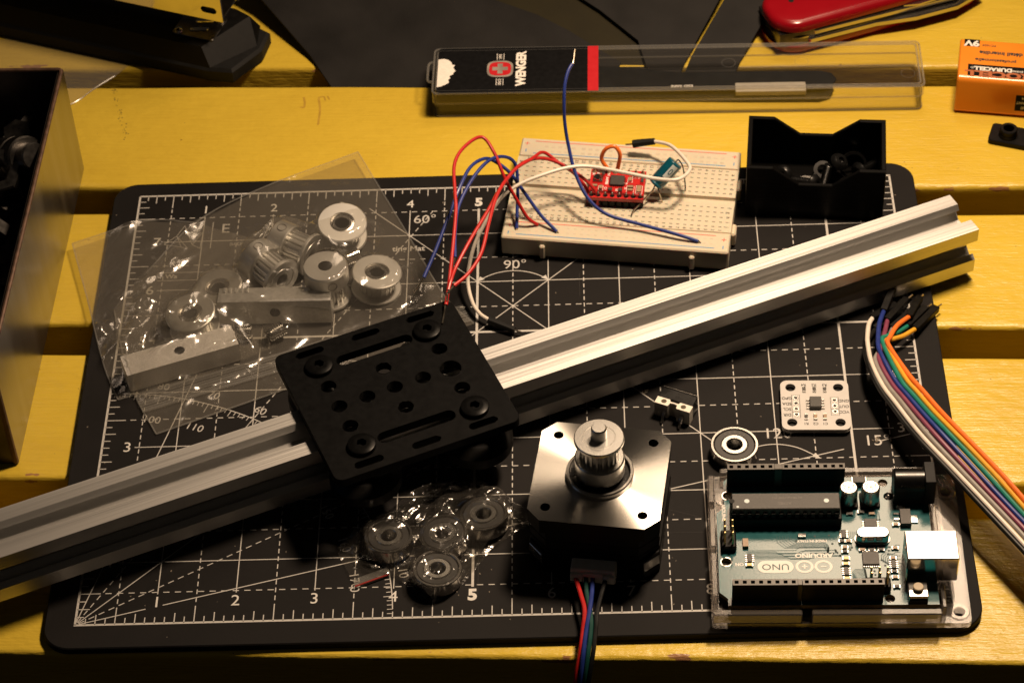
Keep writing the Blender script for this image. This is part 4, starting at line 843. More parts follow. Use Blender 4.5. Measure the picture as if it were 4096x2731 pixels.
clamp('grey aluminium clamp bar standing on edge in the middle of the bag', (56, 141.0, 5.6), (84, 0, -.6), 'alu_dull')
def spring(label, loc, rot, a1, a2, L=6.5):
    o = thing('torsion_spring', label, 'spring', loc, rot, 'torsion springs in the clear bag')
    n = 8; P = [(2.3*math.cos(t_), 2.3*math.sin(t_), L*t_/(2*math.pi*n)) for t_ in [2*math.pi*n*i/(n*14) for i in range(n*14+1)]]
    B().tube(P, .36, 6, 0).build('coil', 'chrome', o)
    for P in (a1, a2): B().tube(P, .36, 6, 2).build('arm', 'chrome', o)
spring('torsion spring with a bent arm, between the two clamp bars', (41.3, 126.6, 3.4), (0, 90, 0), [(2.3, 0, 0), (4.5, 5, .5), (5.0, 8, .5), (6.5, 8, 2)], [(2.3, 0, 6.5), (4.6, 4, 7), (5.5, 4.5, 12)])
spring('torsion spring lying right of its twin below the grey clamp bar', (53.4, 124.4, 3.4), (0, 78, 28), [(2.3, 0, 0), (3.5, -3, -2), (3, -6, -6)], [(2.3, 0, 6.5), (5.0, 4, 7), (6.5, 4.5, 4)])
spring('torsion spring under the topmost idler pulley', (73.2, 164.4, 3.6), (0, 84, 36), [(2.3, 0, 0), (4, -4, -1), (8, -7, -2)], [(2.3, 0, 6.5), (4, 3, 8)])
spring('torsion spring behind the idler pulley at the bag right end', (78.3, 161.8, 3.6), (0, 82, 22), [(2.3, 0, 0), (3, -4, -1)], [(2.3, 0, 6.5), (5, 1, 9), (5, 3, 13)])

# ------------------------------------------------------------------ clear film draped over things
def drape(poly, obs, base=.25, seed=1, creases=60, cell=1.0, slack=.03, amp=(.25, .9), focus=None, pull=None, dirs=None, fine=.55):
    rnd = np.random.RandomState(seed)
    xs = [p[0] for p in poly]; ys = [p[1] for p in poly]; x0, y0 = min(xs)-2, min(ys)-2
    nx = int((max(xs)-x0+2)/cell)+2; ny = int((max(ys)-y0+2)/cell)+2
    X = x0+np.arange(nx)*cell; Y = y0+np.arange(ny)*cell; GX, GY = np.meshgrid(X, Y, indexing='ij')
    ins = np.array([[pip(x, y, poly) for y in Y] for x in X]); H = np.full((nx, ny), base); Ob = np.full((nx, ny), base)
    for o in obs:
        if len(o) == 4: cx, cy_, r_, h_ = o; mk = (GX-cx)**2+(GY-cy_)**2 < r_*r_
        else:
            cx, cy_, lx, ly, an, h_ = o; c, s_ = math.cos(R(an)), math.sin(R(an)); u = (GX-cx)*c+(GY-cy_)*s_; w = -(GX-cx)*s_+(GY-cy_)*c; mk = (abs(u) < lx/2) & (abs(w) < ly/2)
        Ob[mk] = np.maximum(Ob[mk], h_)
    H = Ob.copy()
    for _ in range(260):
        S = .25*(np.roll(H, 1, 0)+np.roll(H, -1, 0)+np.roll(H, 1, 1)+np.roll(H, -1, 1))-slack
        H = np.maximum(Ob, S); H[~ins] = base
    W = np.zeros_like(H)
    for _ in range(creases):
        cx, cy_ = (rnd.uniform(min(xs), max(xs)), rnd.uniform(min(ys), max(ys))) if focus is None or rnd.rand() < .4 else (focus[0]+rnd.randn()*focus[2], focus[1]+rnd.randn()*focus[2])
        an = rnd.uniform(0, math.pi) if pull is None else math.atan2(cy_-pull[1], cx-pull[0])+rnd.randn()*.35
        if dirs is not None and rnd.rand() < .75: an = R(dirs+rnd.randn()*13)
        wide = rnd.rand() > fine; wd = rnd.uniform(1.6, 3.6) if wide else rnd.uniform(.7, 1.4); L = rnd.uniform(4, 12)*(1.6 if wide else 1); a = wd*rnd.uniform(.22, .75)*amp[1]
        u = (GX-cx)*math.cos(an)+(GY-cy_)*math.sin(an); w = -(GX-cx)*math.sin(an)+(GY-cy_)*math.cos(an)+.015*u*u*rnd.uniform(-1, 1)
        W += a*(np.exp(-np.abs(w)/wd) if not wide else np.exp(-(w/wd)**2))*np.exp(-(u/L)**2)
    H = H+W
    def hh(x, y):
        i = min(max((x-x0)/cell, 0), nx-1.001); j = min(max((y-y0)/cell, 0), ny-1.001); a, c = int(i), int(j); f, g_ = i-a, j-c
        return float(H[a, c]*(1-f)*(1-g_)+H[a+1, c]*f*(1-g_)+H[a, c+1]*(1-f)*g_+H[a+1, c+1]*f*g_)
    pts = [(x+rnd.uniform(-.2, .2), y+rnd.uniform(-.2, .2)) for x in X for y in Y]
    inner = [p for p in pts if pip(p[0], p[1], poly)]
    bound = []
    for i in range(len(poly)):
        a = Vector(poly[i]); c = Vector(poly[(i+1) % len(poly)]); n = max(1, int((c-a).length/1.6)); nrm = Vector((-(c-a).y, (c-a).x)).normalized()
        for k in range(n): q = a+(c-a)*k/n; bound.append(tuple(q+nrm*(rnd.uniform(-.15, .15) if k else 0)))
    q = B(); V, F = q.tri(bound, (), inner)
    q.add([(x, y, max(hh(x, y), base)) for x, y in V], F); return q, hh
# left bag: only film with creases, right bag: wrapped round the pile
bagA = [(-22.5, 177.9), (3.9, 189.1), (21.8, 187.5), (50, 176), (60, 150), (56, 122), (30, 108), (3.1, 98.3), (-4, 116)]
pile = [(77.9, 172, 9, 14.5), (90.7, 149.5, 9, 9.8), (36.1, 144, 8.5, 10.4), (27.2, 131.5, 8.5, 10.4), (73.9, 145.8, 8, 17), (58, 166, 7, 16.5), (65, 162, 7, 16.3), (50, 157, 7, 16.3), (56, 150, 7, 16.2), (24.2, 113.2, 40, 10, 20.5, 9.4), (56, 139, 40, 9, 0, 11.4), (46, 127, 10, 6, 0, 7), (57, 126, 8, 6, 28, 7), (78, 165, 12, 7, 30, 7)]
bo = thing('zip_bag', 'clear crumpled plastic bag whose corner hangs over the left edge of the mat', 'plastic bag', (0, 0, 0))
q, _ = drape(bagA, [p for p in pile if p[0] < 45 and len(p) == 4], .35, 3, 130, amp=(.4, 1.0), focus=(4, 130, 15), dirs=52); q.build('top_film', 'film', bo, sharp=180)
for P in ([(-22.5, 177.9), (-13, 147), (-4, 116), (3.1, 98.3)], [(-22.5, 177.9), (3.9, 189.1), (21.8, 187.5)], [(3.1, 98.3), (16, 103), (30, 108)]): B().tube([(x, y, .6) for x, y in P], .30, 6, 4).build('seam', 'film_zip', bo)
q, _ = drape(bagA, [], .12, 5, 20, cell=3, amp=(.02, .04)); q.build('back_film', 'film', bo, sharp=180)
bagB = [(80.8, 224.2), (101, 178), (115.6, 144.4), (126, 130.8), (94, 116), (62, 101.6), (40, 91.5), (18.1, 81.6), (12, 93), (6.7, 105.4), (0, 124), (-3, 142), (6, 160), (21.9, 187), (44.9, 205)]
bo = thing('zip_bag', 'clear zip bag of pulleys, springs and clamp bars under the carriage corner', 'plastic bag', (0, 0, 0))
q, hB = drape(bagB, pile, .55, 8, 140, cell=.85, amp=(.3, .95), focus=(16, 126, 22), dirs=52); q.build('top_film', 'film', bo, sharp=180)
q, _ = drape(bagB, [], .22, 9, 20, cell=3, amp=(.02, .04)); q.build('back_film', 'film', bo, sharp=180)
def seam(P, par, r=.30): B().tube([(x, y, hB(x, y)+.1) if False else (x, y, .7) for x, y in P], r, 6, 5).build('seam', 'film_zip', par)
seam([(80.8, 224.2), (101, 178), (115.6, 144.4), (126, 130.8)], bo); seam([(80.8, 224.2), (44.9, 205), (21.9, 187), (6, 160)], bo); seam([(18.1, 81.6), (6.7, 105.4), (-3, 142)], bo, .3); seam([(18.1, 81.6), (40, 91.5), (62, 101.6), (94, 116)], bo)
for k in range(7):
    t_ = k*1.15; P = [(9.5+t_*.42, 98.5-t_, 1.4), (30+t_*.42, 106.6-t_, 1.5), (55+t_*.42, 116.2-t_, 1.3), (72+t_*.42, 123-t_, 1.2), (96+t_*.42, 132-t_, 1.2), (122+t_*.42, 139-t_, 1.0)]
    B().tube(P, .26 if k % 3 else .5, 6, 4).build('zip_ridge', 'film_zip', bo)

# small bag with four bearings
small = [(82.7, 27.9), (92.1, 39.8), (101.8, 45.7), (115, 55.5), (130.4, 53.4), (140.9, 44), (145.3, 41.5), (145, 36.9), (133.8, 28.4), (123.2, 11.7), (117.2, 7.4), (115, 4.6), (105.1, 13.8), (91.9, 22.8)]
G = 'bearings sealed in the small bag'
bearing('bagged ball bearing at the left end of the small bag', (99.7, 29.2, .9), (-3, 2, 30), G); bearing('bagged ball bearing in the middle of the small bag', (118, 29.8, 1.2), (-6, 0, 80), G)
bearing('bagged ball bearing under heavy creases beside the motor', (130.7, 37.4, 1.0), (2, 5, 140), G); bearing('bagged ball bearing nearest the ruler numeral five', (115.8, 15.0, .9), (-2, 2, 10), G)
so_ = thing('bearing_bag', 'small crinkled clear bag of ball bearings with a red zip strip', 'plastic bag', (0, 0, 0))
q, _ = drape(small, [(99.7, 29.2, 8.1, 6.6), (118, 29.8, 8.1, 7.0), (130.7, 37.4, 8.1, 6.9), (115.8, 15, 8.1, 6.4)], .5, 21, 300, cell=.62, slack=.012, amp=(.2, .95), focus=(126, 36, 12), dirs=50, fine=.8); q.build('top_film', 'film_crinkle', so_, sharp=180)
q, _ = drape(small, [], .2, 22, 12, cell=3, amp=(.02, .04)); q.build('back_film', 'film_crinkle', so_, sharp=180)
q, _ = drape([(82.7, 27.6), (91.9, 22.6), (100, 17.2), (98.3, 16), (89.6, 12.6), (87.3, 16.6)], [], .3, 23, 18, cell=.9, amp=(.2, .6)); q.build('flap_film', 'film_crinkle', so_, sharp=180)
for k, m_ in ((0, 'red_zip'), (.7, 'film_zip'), (1.3, 'film_zip'), (1.9, 'film_zip'), (2.5, 'film_zip')): B().tube([(89.2-k*.3, 12.4+k, 1.0), (93.5-k*.3, 14.2+k, 1.1), (100-k*.3, 17.2+k, .9)], .28, 6, 3).build('zip_ridge', m_, so_)

# ================================================================== CLEAR TWEEZER CASE
cs = thing('tweezer_case', 'long clear plastic case with a black and red paper label', 'case', (202.9, 258.7, -3), (0, 0, -1.2))
L2, Dp, Hh = 94, 13.6, 12.2
def shell(z0, z1, inset, th=1.2):
    q = B(); o_ = rrect(-L2+inset, L2-inset, -Dp+inset, Dp-inset, 2.2, 4); i_ = rrect(-L2+inset+th, L2-inset-th, -Dp+inset+th, Dp-inset-th, 1.4, 4); q.prism(o_, z0, z1, holes=[i_]); return q
shell(0, 7.2, .6).build('lower_wall', 'case', cs); B().prism(rrect(-L2+.6, L2-.6, -Dp+.6, Dp-.6, 2, 4), 0.02, 1.0).build('case_bottom', 'case', cs)
shell(6.4, 11.4, 0).build('lid_wall', 'case', cs); B().prism(rrect(-L2, L2, -Dp, Dp, 2.2, 5), 11.2, Hh, b=.35).build('lid_top', 'case', cs)
for P in (rrect(-L2+.25, L2-.25, -Dp+.25, Dp-.25, 2, 5), rrect(-L2+1.6, L2-1.6, -Dp+1.6, Dp-1.6, 1.4, 4)):
    B().tube([(*p, Hh-.25) for p in P]+[(*P[0], Hh-.25)], .42, 6, 0).build('lid_edge', 'case_rim', cs)
for zz_ in (.5, 6.6): P = rrect(-L2+.5, L2-.5, -Dp+.5, Dp-.5, 2, 5); B().tube([(*p, zz_) for p in P]+[(*P[0], zz_)], .34, 6, 0).build('seam_edge', 'case_rim', cs)
b = B(); b.tube([(-L2-.2, 6, 11.6), (-L2-1.8, 5, 11.4), (-L2-2.0, 0, 11.4), (-L2-1.8, -5, 11.4), (-L2-.2, -6, 11.6)], .5, 6, 3); b.build('lid_tab', 'case_rim', cs)
for x in (20, 48, 88): B().at(x, 2 if x != 88 else -6, 0).lathe([(2.5, Hh-.02), (2.6, Hh+.05), (2.7, Hh-.02)], 24).build('mould_ring', 'case_rim', cs)
zc = Hh+.12
lb = B().prism(rrect(-92.2, -30.2, -13.4, 13.4, 1.8, 4), Hh+.01, zc).build('paper_label', 'card_black', cs)
B().box(-34.2, -30.1, -13.42, 13.42, Hh+.02, zc+.02).build('red_band', 'card_red', lb)
rnd = random.Random(4); P = [(-92.1, 6.6)]+[(-92.1+x, y) for x, y in ((2, 7.0), (4.0, 6.2), (5.2, 4.6), (5.4, 3.4), (6.6, 3.0), (5.9, 1.8), (6.3, .6), (6.9, -.4), (6.0, -1.6), (6.1, -2.4), (4.6, -3.4), (5.0, -4.9), (4.2, -5.6), (4.6, -7.4), (3.2, -8.6), (1.6, -9.6), (0, -10.0))]
B().prism(P, zc+.005, zc+.05).build('torn_patch', 'card_paper', lb)
B().text('WENGER', 5.0, -59.8, .4, zc+.03, 90, .05, .98).build('brand_lettering', 'card_paper', lb)
q = B(); q.prism([(-68.0+5.1*math.copysign(abs(math.cos(a))**.62, math.cos(a)), .2+4.9*math.copysign(abs(math.sin(a))**.62, math.sin(a))) for a in [2*math.pi*i/40 for i in range(40)]], zc, zc+.2); em = q.build('emblem_rim', 'emblem_silver', lb)
q = B(); q.prism([(-68.0+4.25*math.copysign(abs(math.cos(a))**.62, math.cos(a)), .2+4.0*math.copysign(abs(math.sin(a))**.62, math.sin(a))) for a in [2*math.pi*i/40 for i in range(40)]], zc+.05, zc+.27); q.build('emblem_field', 'card_red', em)
q = B(); x, y = -68.0, .2; q.prism([(x-1, y-3), (x+1, y-3), (x+1, y-1), (x+3, y-1), (x+3, y+1), (x+1, y+1), (x+1, y+3), (x-1, y+3), (x-1, y+1), (x-3, y+1), (x-3, y-1), (x-1, y-1)], zc+.1, zc+.34); q.build('emblem_cross', 'emblem_silver', em)
q = B(); q.text('1893', 1.7, -68.0, 7.7, zc+.03, 90, .01, .9); q.text('SINCE', 1.7, -68.0, -7.4, zc+.03, 90, .01, .8)
for x in (-69.3, -66.7):
    for a, c in ((5.8, 9.7), (-9.4, -5.4)): q.line((x, a), (x, c), .18, zc+.04)
q.build('small_lettering', 'card_paper', lb)
tw = thing('tweezers', 'flat black tweezers inside the clear case', 'tweezers', (202.9, 258.7, -3), (0, 0, -1.2))
arm = [(-60, -1.2), (-30, -4.6), (0, -4.8), (30, -5.2), (56, -5.0), (60, -3.2), (61.5, 0), (60, 3.2), (56, 4.8), (30, 5.2), (0, 5.4), (-20, 9), (-30, 9.6), (-60, 1.6)]
B().prism(arm, 4.0, 5.3, b=.2).build('upper_blade', 'tweezer', tw); B().at(-1, -1.6, 0, rz=-1.5).prism(arm, 1.3, 2.4, b=.2).build('lower_blade', 'tweezer', tw); B().box(50, 60, -3.2, 3, 2.3, 4.1, .2).build('joint', 'tweezer', tw)
B().text('ESD SAFE', 1.9, 2, -3.2, 5.34, 180, .02, 1.1).build('blade_lettering', 'silk', tw)
B().box(22.5, 49.5, -7.4, -2.0, 3.4, 5.6, .2).build('tape_wrap', 'tape_white', tw)

# ================================================================== RED POCKET KNIFE
kn = thing('pocket_knife', 'red folding pocket knife with steel tools folded in, behind the clear case', 'pocket knife', (281.8, 303.0, -3), (0, 0, 20.4))
def kout(h, w): return rrect(-h, h, -w, w, w*.86, 9)
def ko(i): return rrect(-45.5+i, 45.5-i, -12.6+i, 12.6-i, 10.8-i, 10)
B().loft([(ko(2), 0), (ko(.6), .8), (ko(0), 2), (ko(0), 4)]).build('lower_scale', 'knife_red', kn, sharp=50)
B().loft([(ko(0), 11.2), (ko(0), 13.0), (ko(.25), 13.9), (ko(.8), 14.7), (ko(1.7), 15.25), (ko(3.0), 15.55), (ko(6.5), 15.65), (ko(9.5), 15.66)]).build('upper_scale', 'knife_red', kn, sharp=60)
for z in (4.05, 7.4, 10.5): B().prism(kout(44.6, 12.0), z, z+.65).build('liner', 'steel', kn)
P1 = [(-30, -12.6), (6, -13.6), (30, -14.6), (44, -9), (44, 4), (-40, 4)]; P2 = [(-32, -13.2), (-4, -13.8), (12, -16.6), (30, -16.8), (44, -12), (44, 4), (-40, 4)]
B().prism(P1, 8.2, 10.3, b=.3).build('folded_blade', 'steel', kn); B().prism(P2, 4.9, 7.2, b=.3).build('folded_opener', 'steel', kn); B().prism([(8, -12.9), (14, -14.4), (40, -13), (44, 0), (10, 0)], 10.4, 11.1).build('nail_file', 'steel', kn)
B().prism([(-44, -10), (-30, -12.2), (-30, 10), (-44, 10)], 4.8, 10.3).build('back_spring', 'dark_steel', kn)
B().at(-34, 2, 0).cyl(1.1, 15.4, 15.75, 16).build('rivet', 'steel', kn); B().at(5, 3.0, 0).cyl(1.4, 15.4, 15.72, 16).build('rivet', 'steel', kn)

# ================================================================== NINE VOLT BATTERY
ba = thing('nine_volt_battery', 'orange nine volt battery with black printed panels lying on its side', 'battery', (308.0, 241.2, -3), (0, 0, -9.6))
def vprism(q, prof, x0, x1, b=0): q.M = Euler((R(90), 0, R(90))).to_matrix().to_4x4(); return q.prism(prof, x0, x1, b=b)
pr = rrect(0, 24.5, 0, 17.4, 2.2, 5)
vprism(B(), pr, 0, 46.5, .5).build('jacket', 'battery_orange', ba)
B().box(46.4, 47.2, 1.2, 23.4, 1.0, 16.6, .2).build('end_plate', 'steel', ba)
for y, r in ((6.2, 2.8), (18.3, 3.6)):
    q = B(); q.M = Matrix.Translation((47.2, y, 8.7)) @ Euler((0, R(90), 0)).to_matrix().to_4x4(); q.cyl(r, 0, 2.6, 6 if r > 3 else 20, .2); q.build('terminal', 'chrome', ba)
zt = 17.44
vk = B().box(1.6, 7.4, 19.2, 23.4, zt-.2, zt).build('voltage_panel', 'card_black', ba); bk = B().box(3.6, 46, 1.9, 8.6, zt-.2, zt).build('brand_panel', 'card_black', ba)
B().text('9V', 4.6, 4.5, 21.2, zt+.03, 180, .04, 1.1).build('voltage_lettering', 'silk', vk)
B().text('DURACELL', 2.9, 13.0, 6.4, zt+.03, 180, .05, 1.0).text('BY/PAR', 1.3, 22.2, 6.1, zt+.03, 180, .02).text('®', 1.6, 5.2, 6.6, zt+.03, 180).build('brand_lettering', 'silk', bk)
B().text('PROCELL', 4.6, 17.0, 3.4, zt+.035, 180, .05, 1.5).build('large_lettering', 'battery_copper', bk)
B().text('professionnelle', 2.4, 13.8, 11.6, zt+.03, 180, .03, 1.05).text('Vente au détail interdite', 2.9, 21.0, 16.0, zt+.03, 180, .04, .95).text('PC1604', 1.6, 11.0, 20.4, zt+.03, 180, .02).build('jacket_lettering', 'ink_black', ba)
q = B(); q.M = Euler((R(90), 0, 0)).to_matrix().to_4x4(); q.box(22.5, 40, 3.4, 11.0, -.0, .04); sp = q.build('side_panel', 'card_black', ba)
q = B(); q.M = Euler((R(90), 0, 0)).to_matrix().to_4x4(); q.text('ALKALINE', 1.7, 28.5, 5.0, .06, 180, .02).text('BATTERY - CHANT', 1.7, 30, 7.4, .06, 180, .02).text('1604', 1.7, 26.4, 9.6, .06, 180, .02); q.build('panel_lettering', 'silk', sp)

# ================================================================== BLACK CLIP AT THE FRAME EDGE
br = thing('plastic_clip', 'small flat black plastic clip with a raised socket beside the battery', 'clip', (320.6, 227.5, -3), (0, 0, -19))
B().prism(rrect(-.6, 34, -5.2, 5.2, 1.4, 4), 0, 2.2, b=.3).build('strip', 'black_plastic', br); B().at(6.2, -.6, 0).lathe([(3.6, 2.2), (3.4, 3.2), (3.2, 3.4), (3.3, 5.4), (3.0, 5.7), (2.1, 5.7), (1.9, 5.4), (1.9, 2.4), (.01, 2.3)], 28).build('socket_ring', 'black_plastic', br)

# ================================================================== GREY SHEETS LEANING IN THE SLAT GAP
def leaned(name, label, pts, tilt, lift, m_='sheet_grey', th=.9, fold=267.5):
    """flat sheet whose front edge drops into the gap between two slats"""
    o = thing(name, label, 'metal sheet', (120, fold, -6.2+lift), (tilt, 0, -2.445))
    c = math.cos(R(tilt)); loc = []
    m = Matrix.Rotation(R(2.445), 2)
    for x, y in pts: v_ = m @ Vector((x-120, y-fold)); loc.append((v_.x, v_.y/c))
    B().prism(loc, 0, th, b=.15).build('sheet', m_, o); return o
leaned('grey_sheet', 'large dark grey sheet with a curved edge behind the clear case', [(69.6, 266.5), (107.8, 265), (176, 262.5), (182, 276.1), (172.9, 283), (161.7, 292.1), (149.2, 300.4), (133.3, 307.9), (112.9, 317.6), (97.5, 333.1), (33, 333.1), (26.6, 324.2), (38.6, 312.6), (58.7, 285.2)], 14, 1.0)
leaned('grey_plate', 'dark grey tapered plate between the curved sheet and the slotted edge', [(194.1, 262.7), (202.1, 262.7), (207.2, 274.7), (222.6, 305.1), (234.5, 331), (132.8, 332.5), (160.1, 312.5), (174.2, 300.6), (188.8, 285.4)], 14, 1.6)
leaned('table_shade', 'added dark sheet standing in for table shade between the curved grey sheet and the tapered plate', [(178.1, 263.9), (196.1, 263.9), (199.9, 287.3), (179.7, 333.7), (101.4, 333.7), (120.6, 311.5), (150.1, 297.2), (168, 282.8)], 14, .0, 'olive_shade', .5)  # added sheet, its dark colour stands in for shadow on the table
leaned('grey_scraper', 'narrow dark grey scraper leaning beside the red pocket knife', [(204.1, 263), (223.2, 262.2), (229, 275), (245.1, 304.6), (259.9, 331.3), (238.4, 332), (224.5, 305.3), (209.5, 277.3)], 14, 1.3)

# ================================================================== STAPLER
st = thing('desk_stapler', 'black open desk stapler with a metal magazine at the back corner', 'stapler', (30, 283.5, -3), (0, 0, -20.5))
ol = [(-170, -14), (-6, -14), (4, -12), (9.5, 4), (8, 15), (-4, 19), (-170, 19)]
B().prism(ol, 0, 7, b=1.2).build('rubber_base', 'rubber', st)
q = B(); top = [(-170, -10.5), (-9, -10.5), (1, 13), (-6, 15.5), (-170, 15.5)]; bot = [(-170, -13), (-5, -13), (7, 5), (3, 17), (-170, 17)]
n = 5; q.add([(*p, 6.9) for p in bot]+[(*p, 14.5) for p in top], [(i, (i+1) % n, n+(i+1) % n, n+i) for i in range(n)]+[tuple(n+i for i in range(n))]); q.build('base_body', 'black_plastic', st)
q = B(); q.prism(rrect(-24, -6, -6.5, 8.5, 1.5, 3), 14.45, 15.1, b=.2); an = q.build('anvil_plate', 'dark_steel', st)
for x, y in ((-14, -1.5), (-14, 4)): B().at(x, y, 0, rz=20).prism(slot((-3, 0), (3, 0), 1.0), 15.0, 15.7, b=.3).build('anvil_groove', 'chrome', an)
for x, y in ((-21.5, -4.5), (-8.5, 6)): B().at(x, y, 0).lathe([(1.9, 15.05), (1.5, 16), (.01, 16.4)], 14).build('rivet', 'chrome', an)
def vplate(y, z0, z1, hole=None):
    q = B(); q.M = Matrix.Translation((0, y, 0)) @ Euler((R(90), 0, 0)).to_matrix().to_4x4(); q.prism([(-160, z0), (.3, z0), (.3, z1), (-160, z1)], 0, .9, holes=[hole] if hole else []); return q
mg = vplate(-6.0, 26, 40, slot((-7.2, 30.8), (-3.4, 30.8), 1.5)).build('magazine_side', 'chrome', st); vplate(8.0, 26, 40).build('magazine_side', 'chrome', mg)
B().box(-160, -.5, -5.9, 7.0, 26.4, 27.4).build('magazine_floor', 'steel', mg); B().box(-8, -.2, -5.9, 7.0, 27.5, 39).build('staple_pusher', 'black_plastic', mg)
B().box(-160, 4, -9, 11, 41, 56, 4).build('top_arm', 'black_plastic', st)

# clear sleeve lying under stapler and tin
sl = thing('clear_sleeve', 'flat clear plastic sleeve corner peeking out under the stapler', 'plastic sleeve', (0, 0, 0))
q, _ = drape([(-18.4, 277.7), (-32.7, 262), (-60, 246), (-80, 300), (-40, 310), (-8, 292)], [], -2.75, 31, 8, cell=3, amp=(.02, .04)); q.build('film_sheet', 'film_zip', sl, sharp=180)
B().tube([(-18.4, 277.7, -2.5), (-26, 270, -2.5), (-32.7, 262, -2.5), (-50, 251, -2.6)], .3, 6, 3).build('welded_edge', 'film_zip', sl)

# ================================================================== METAL TIN OF BOLTS
tn = thing('metal_tin', 'open brushed metal tin box of bolts at the left edge of the table', 'tin box', (-26.3, 148, -3), (0, 0, -1.7))
Hx = 49
B().box(-1.1, 0, -75.5, 75.5, 0, Hx, .3).build('side_wall', 'tin', tn); B().box(-111, -110, -75.5, 75.5, 0, Hx, .3).build('side_wall', 'tin', tn)
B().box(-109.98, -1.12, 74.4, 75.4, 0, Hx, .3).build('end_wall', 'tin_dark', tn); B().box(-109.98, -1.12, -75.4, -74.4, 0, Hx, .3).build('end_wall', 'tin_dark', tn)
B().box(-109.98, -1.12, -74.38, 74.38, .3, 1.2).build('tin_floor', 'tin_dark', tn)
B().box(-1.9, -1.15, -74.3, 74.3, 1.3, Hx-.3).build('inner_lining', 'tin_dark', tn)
P = rrect(-110.5, -.5, -75, 75, 1.5, 3); B().tube([(*p, Hx) for p in P]+[(*P[0], Hx)], .75, 8, 0).build('rolled_rim', 'rust', tn)
B().tube([(-.8, -75.2, 1), (-.8, -75.2, Hx-1)], 1.1, 8, 0).build('corner_seam', 'rust', tn)
def hexbolt(name, label, loc, rot, L, r, hr, m_='dark_steel', cat='bolt'):
    o = thing(name, label, cat, loc, rot, 'bolts and nuts in the metal tin')
    B().lathe([(.01, 5), (hr*.9, 5), (hr, 4.3), (hr, 0), (r, 0)], 6).build('head', m_, o)
    P = []
    for i in range(int(L/1.2)): P += [(r, -i*1.2), (r*.86, -i*1.2-.6)]
    B().lathe(P+[(.01, -L)], 18).build('thread', m_, o)
hexbolt('hex_bolt', 'long threaded bolt pointing up the tin wall below the big nut', (-44.5, 150, 32), (78, 10, 165), 46, 5, 8); hexbolt('hex_bolt', 'threaded bolt lying crosswise at the left frame edge in the tin', (-68, 190, 34), (80, 0, 70), 40, 4.2, 7)
hexbolt('hex_bolt', 'bolt head showing lowest in the tin near its rim', (-40.5, 114, 33), (40, 20, 10), 30, 5.5, 8.5)
o = thing('hex_nut', 'large dark hex nut near the middle of the tin', 'nut', (-43.0, 178, 33.5), (24, -8, 15), 'bolts and nuts in the metal tin')
B().lathe([(4.4, 0), (8.6, 0), (9.2, .8), (9.2, 5.8), (8.6, 6.6), (5.2, 6.6), (4.4, 5.8), (4.8, 5), (4.4, 4), (4.8, 3), (4.4, 2), (4.4, 0)], 6).build('nut_body', 'dark_steel', o)
o = thing('socket_adapter', 'shiny stepped steel cylinder leaning against the tin wall', 'fitting', (-43.5, 192, 31), (58, 10, 40), 'bolts and nuts in the metal tin')
B().lathe([(.01, 0), (7, 0), (7.5, .6), (7.5, 9), (7, 9.4), (7, 10.4), (7.5, 10.8), (7.5, 17), (6.8, 17.6), (5.0, 17.6), (5.0, 23), (4.5, 23.5), (.01, 23.5)], 32).build('turned_body', 'dark_steel', o)
b = B(); rnd = random.Random(3)
for i in range(60):
    b.at(rnd.uniform(-100, -8), rnd.uniform(-68, 68), rnd.uniform(22, 27), rnd.uniform(0, 180), rnd.uniform(0, 180), rnd.uniform(0, 180)); b.lathe([(.01, 4), (5.5, 4), (5.5, 0), (3, 0), (3, -18), (.01, -18)], 6)
b.build('bolt_heap', 'dark_steel', label='dark heap of bolts filling the tin', cat='bolts', kind='stuff', loc=(-26.3, 148, -3), rot=(0, 0, -1.7))

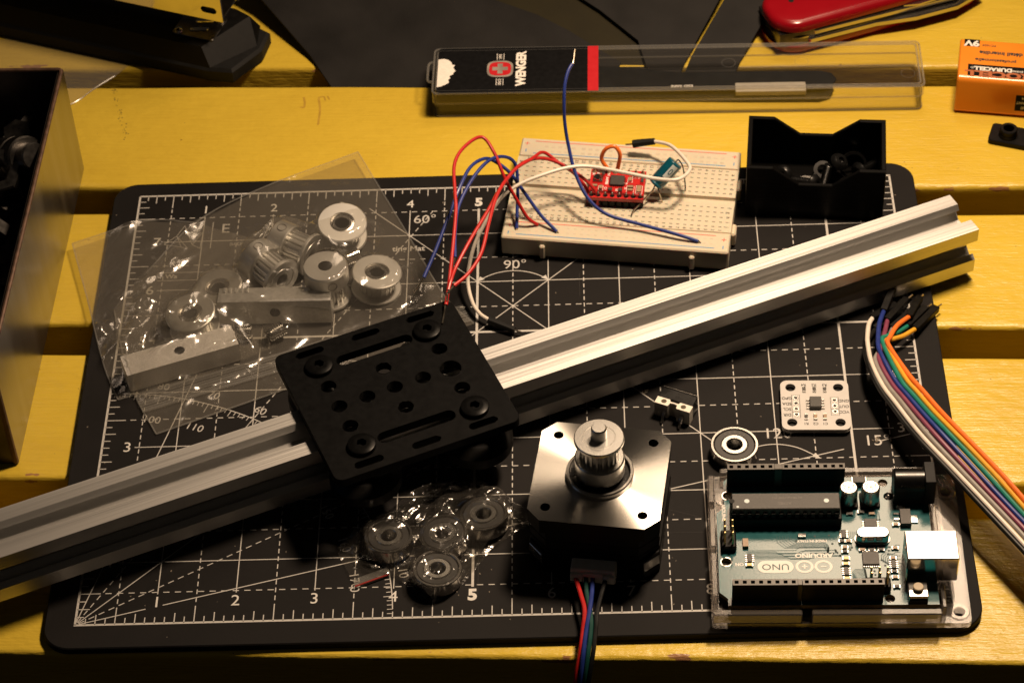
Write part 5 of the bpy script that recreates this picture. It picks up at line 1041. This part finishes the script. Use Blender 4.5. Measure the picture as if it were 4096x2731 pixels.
# ================================================================== DUST AND WEAR
rnd = random.Random(19); b = B()
for i in range(170):
    x, y = rnd.uniform(-8, 286), rnd.uniform(-7, 208); a = rnd.uniform(0, 180); l = rnd.uniform(.12, .38); w = rnd.uniform(.08, .2)
    b.at(x, y, .13, rz=a).add([(-l, -w, 0), (l, -w*.6, .05), (l*.8, w, .02), (-l*.6, w*.8, .06)], [(0, 1, 2, 3)])
for x, y, s_ in ((184.5, 96.5, 1.0), (262, 71, .8)):
    for k in range(14): b.at(x+rnd.gauss(0, s_), y+rnd.gauss(0, s_*.7), .15, rz=rnd.uniform(0, 180)).add([(-.5, -.12, 0), (.5, -.1, .1), (.4, .12, .05), (-.4, .1, .1)], [(0, 1, 2, 3)])
b.build('dust', 'dust', label='pale dust specks and lint on the black mat', cat='dust', kind='stuff')
b = B()
for i in range(16):
    x, y = rnd.uniform(20, 270), rnd.uniform(10, 195); a = rnd.choice([0, 90, rnd.uniform(0, 180)]); l = rnd.uniform(5, 26)
    b.at(x, y, 0, rz=a).line((-l, 0), (l, rnd.uniform(-.4, .4)), .10, .115)
b.build('knife_cut_marks', 'cut_mark', mat, kind='stuff')
b = B()
def stroke(P, w): b.at().poly([p[:2] for p in crom([(*p, 0) for p in P], 4)], w, -2.96)
stroke([(WX, WY) for WX, WY in ((57.6, 261.8), (58.2, 258.5), (58.0, 255.7), (56.6, 256.0))], .8); stroke([(63.5, 260.8), (64.4, 254.0), (64.1, 245.0)], .8); stroke([(63.3, 261.2), (65.4, 261.8), (66.2, 259.4)], .6); stroke([(66.9, 262.1), (67.8, 259.8)], .6)
b.build('brown_scuff', 'scuff', table, kind='stuff', loc=(0, 0, 3), rot=(0, 0, 2.445))
b = B()
for i in range(46):
    t_ = rnd.random(); x = -18.2+t_*9+rnd.gauss(0, .5); y = 270.5-t_*31+rnd.gauss(0, .6); r_ = rnd.uniform(.1, .32); b.at(x, y, -2.95).add([(r_*math.cos(a), r_*.8*math.sin(a), 0) for a in [k*math.pi/3 for k in range(6)]], [tuple(range(6))])
for i in range(70):
    x, y = rnd.uniform(-20, 330), rnd.choice([rnd.uniform(205, 265), rnd.uniform(280, 320), rnd.uniform(120, 180), rnd.uniform(40, 110)]); r_ = rnd.uniform(.1, .3); b.at(x, y, -2.95).add([(r_*math.cos(a), r_*.7*math.sin(a), 0) for a in [k*math.pi/3 for k in range(6)]], [tuple(range(6))])
b.build('grit_specks', 'ink_black', label='dark grit specks scattered over the yellow slats', cat='grit', kind='stuff')
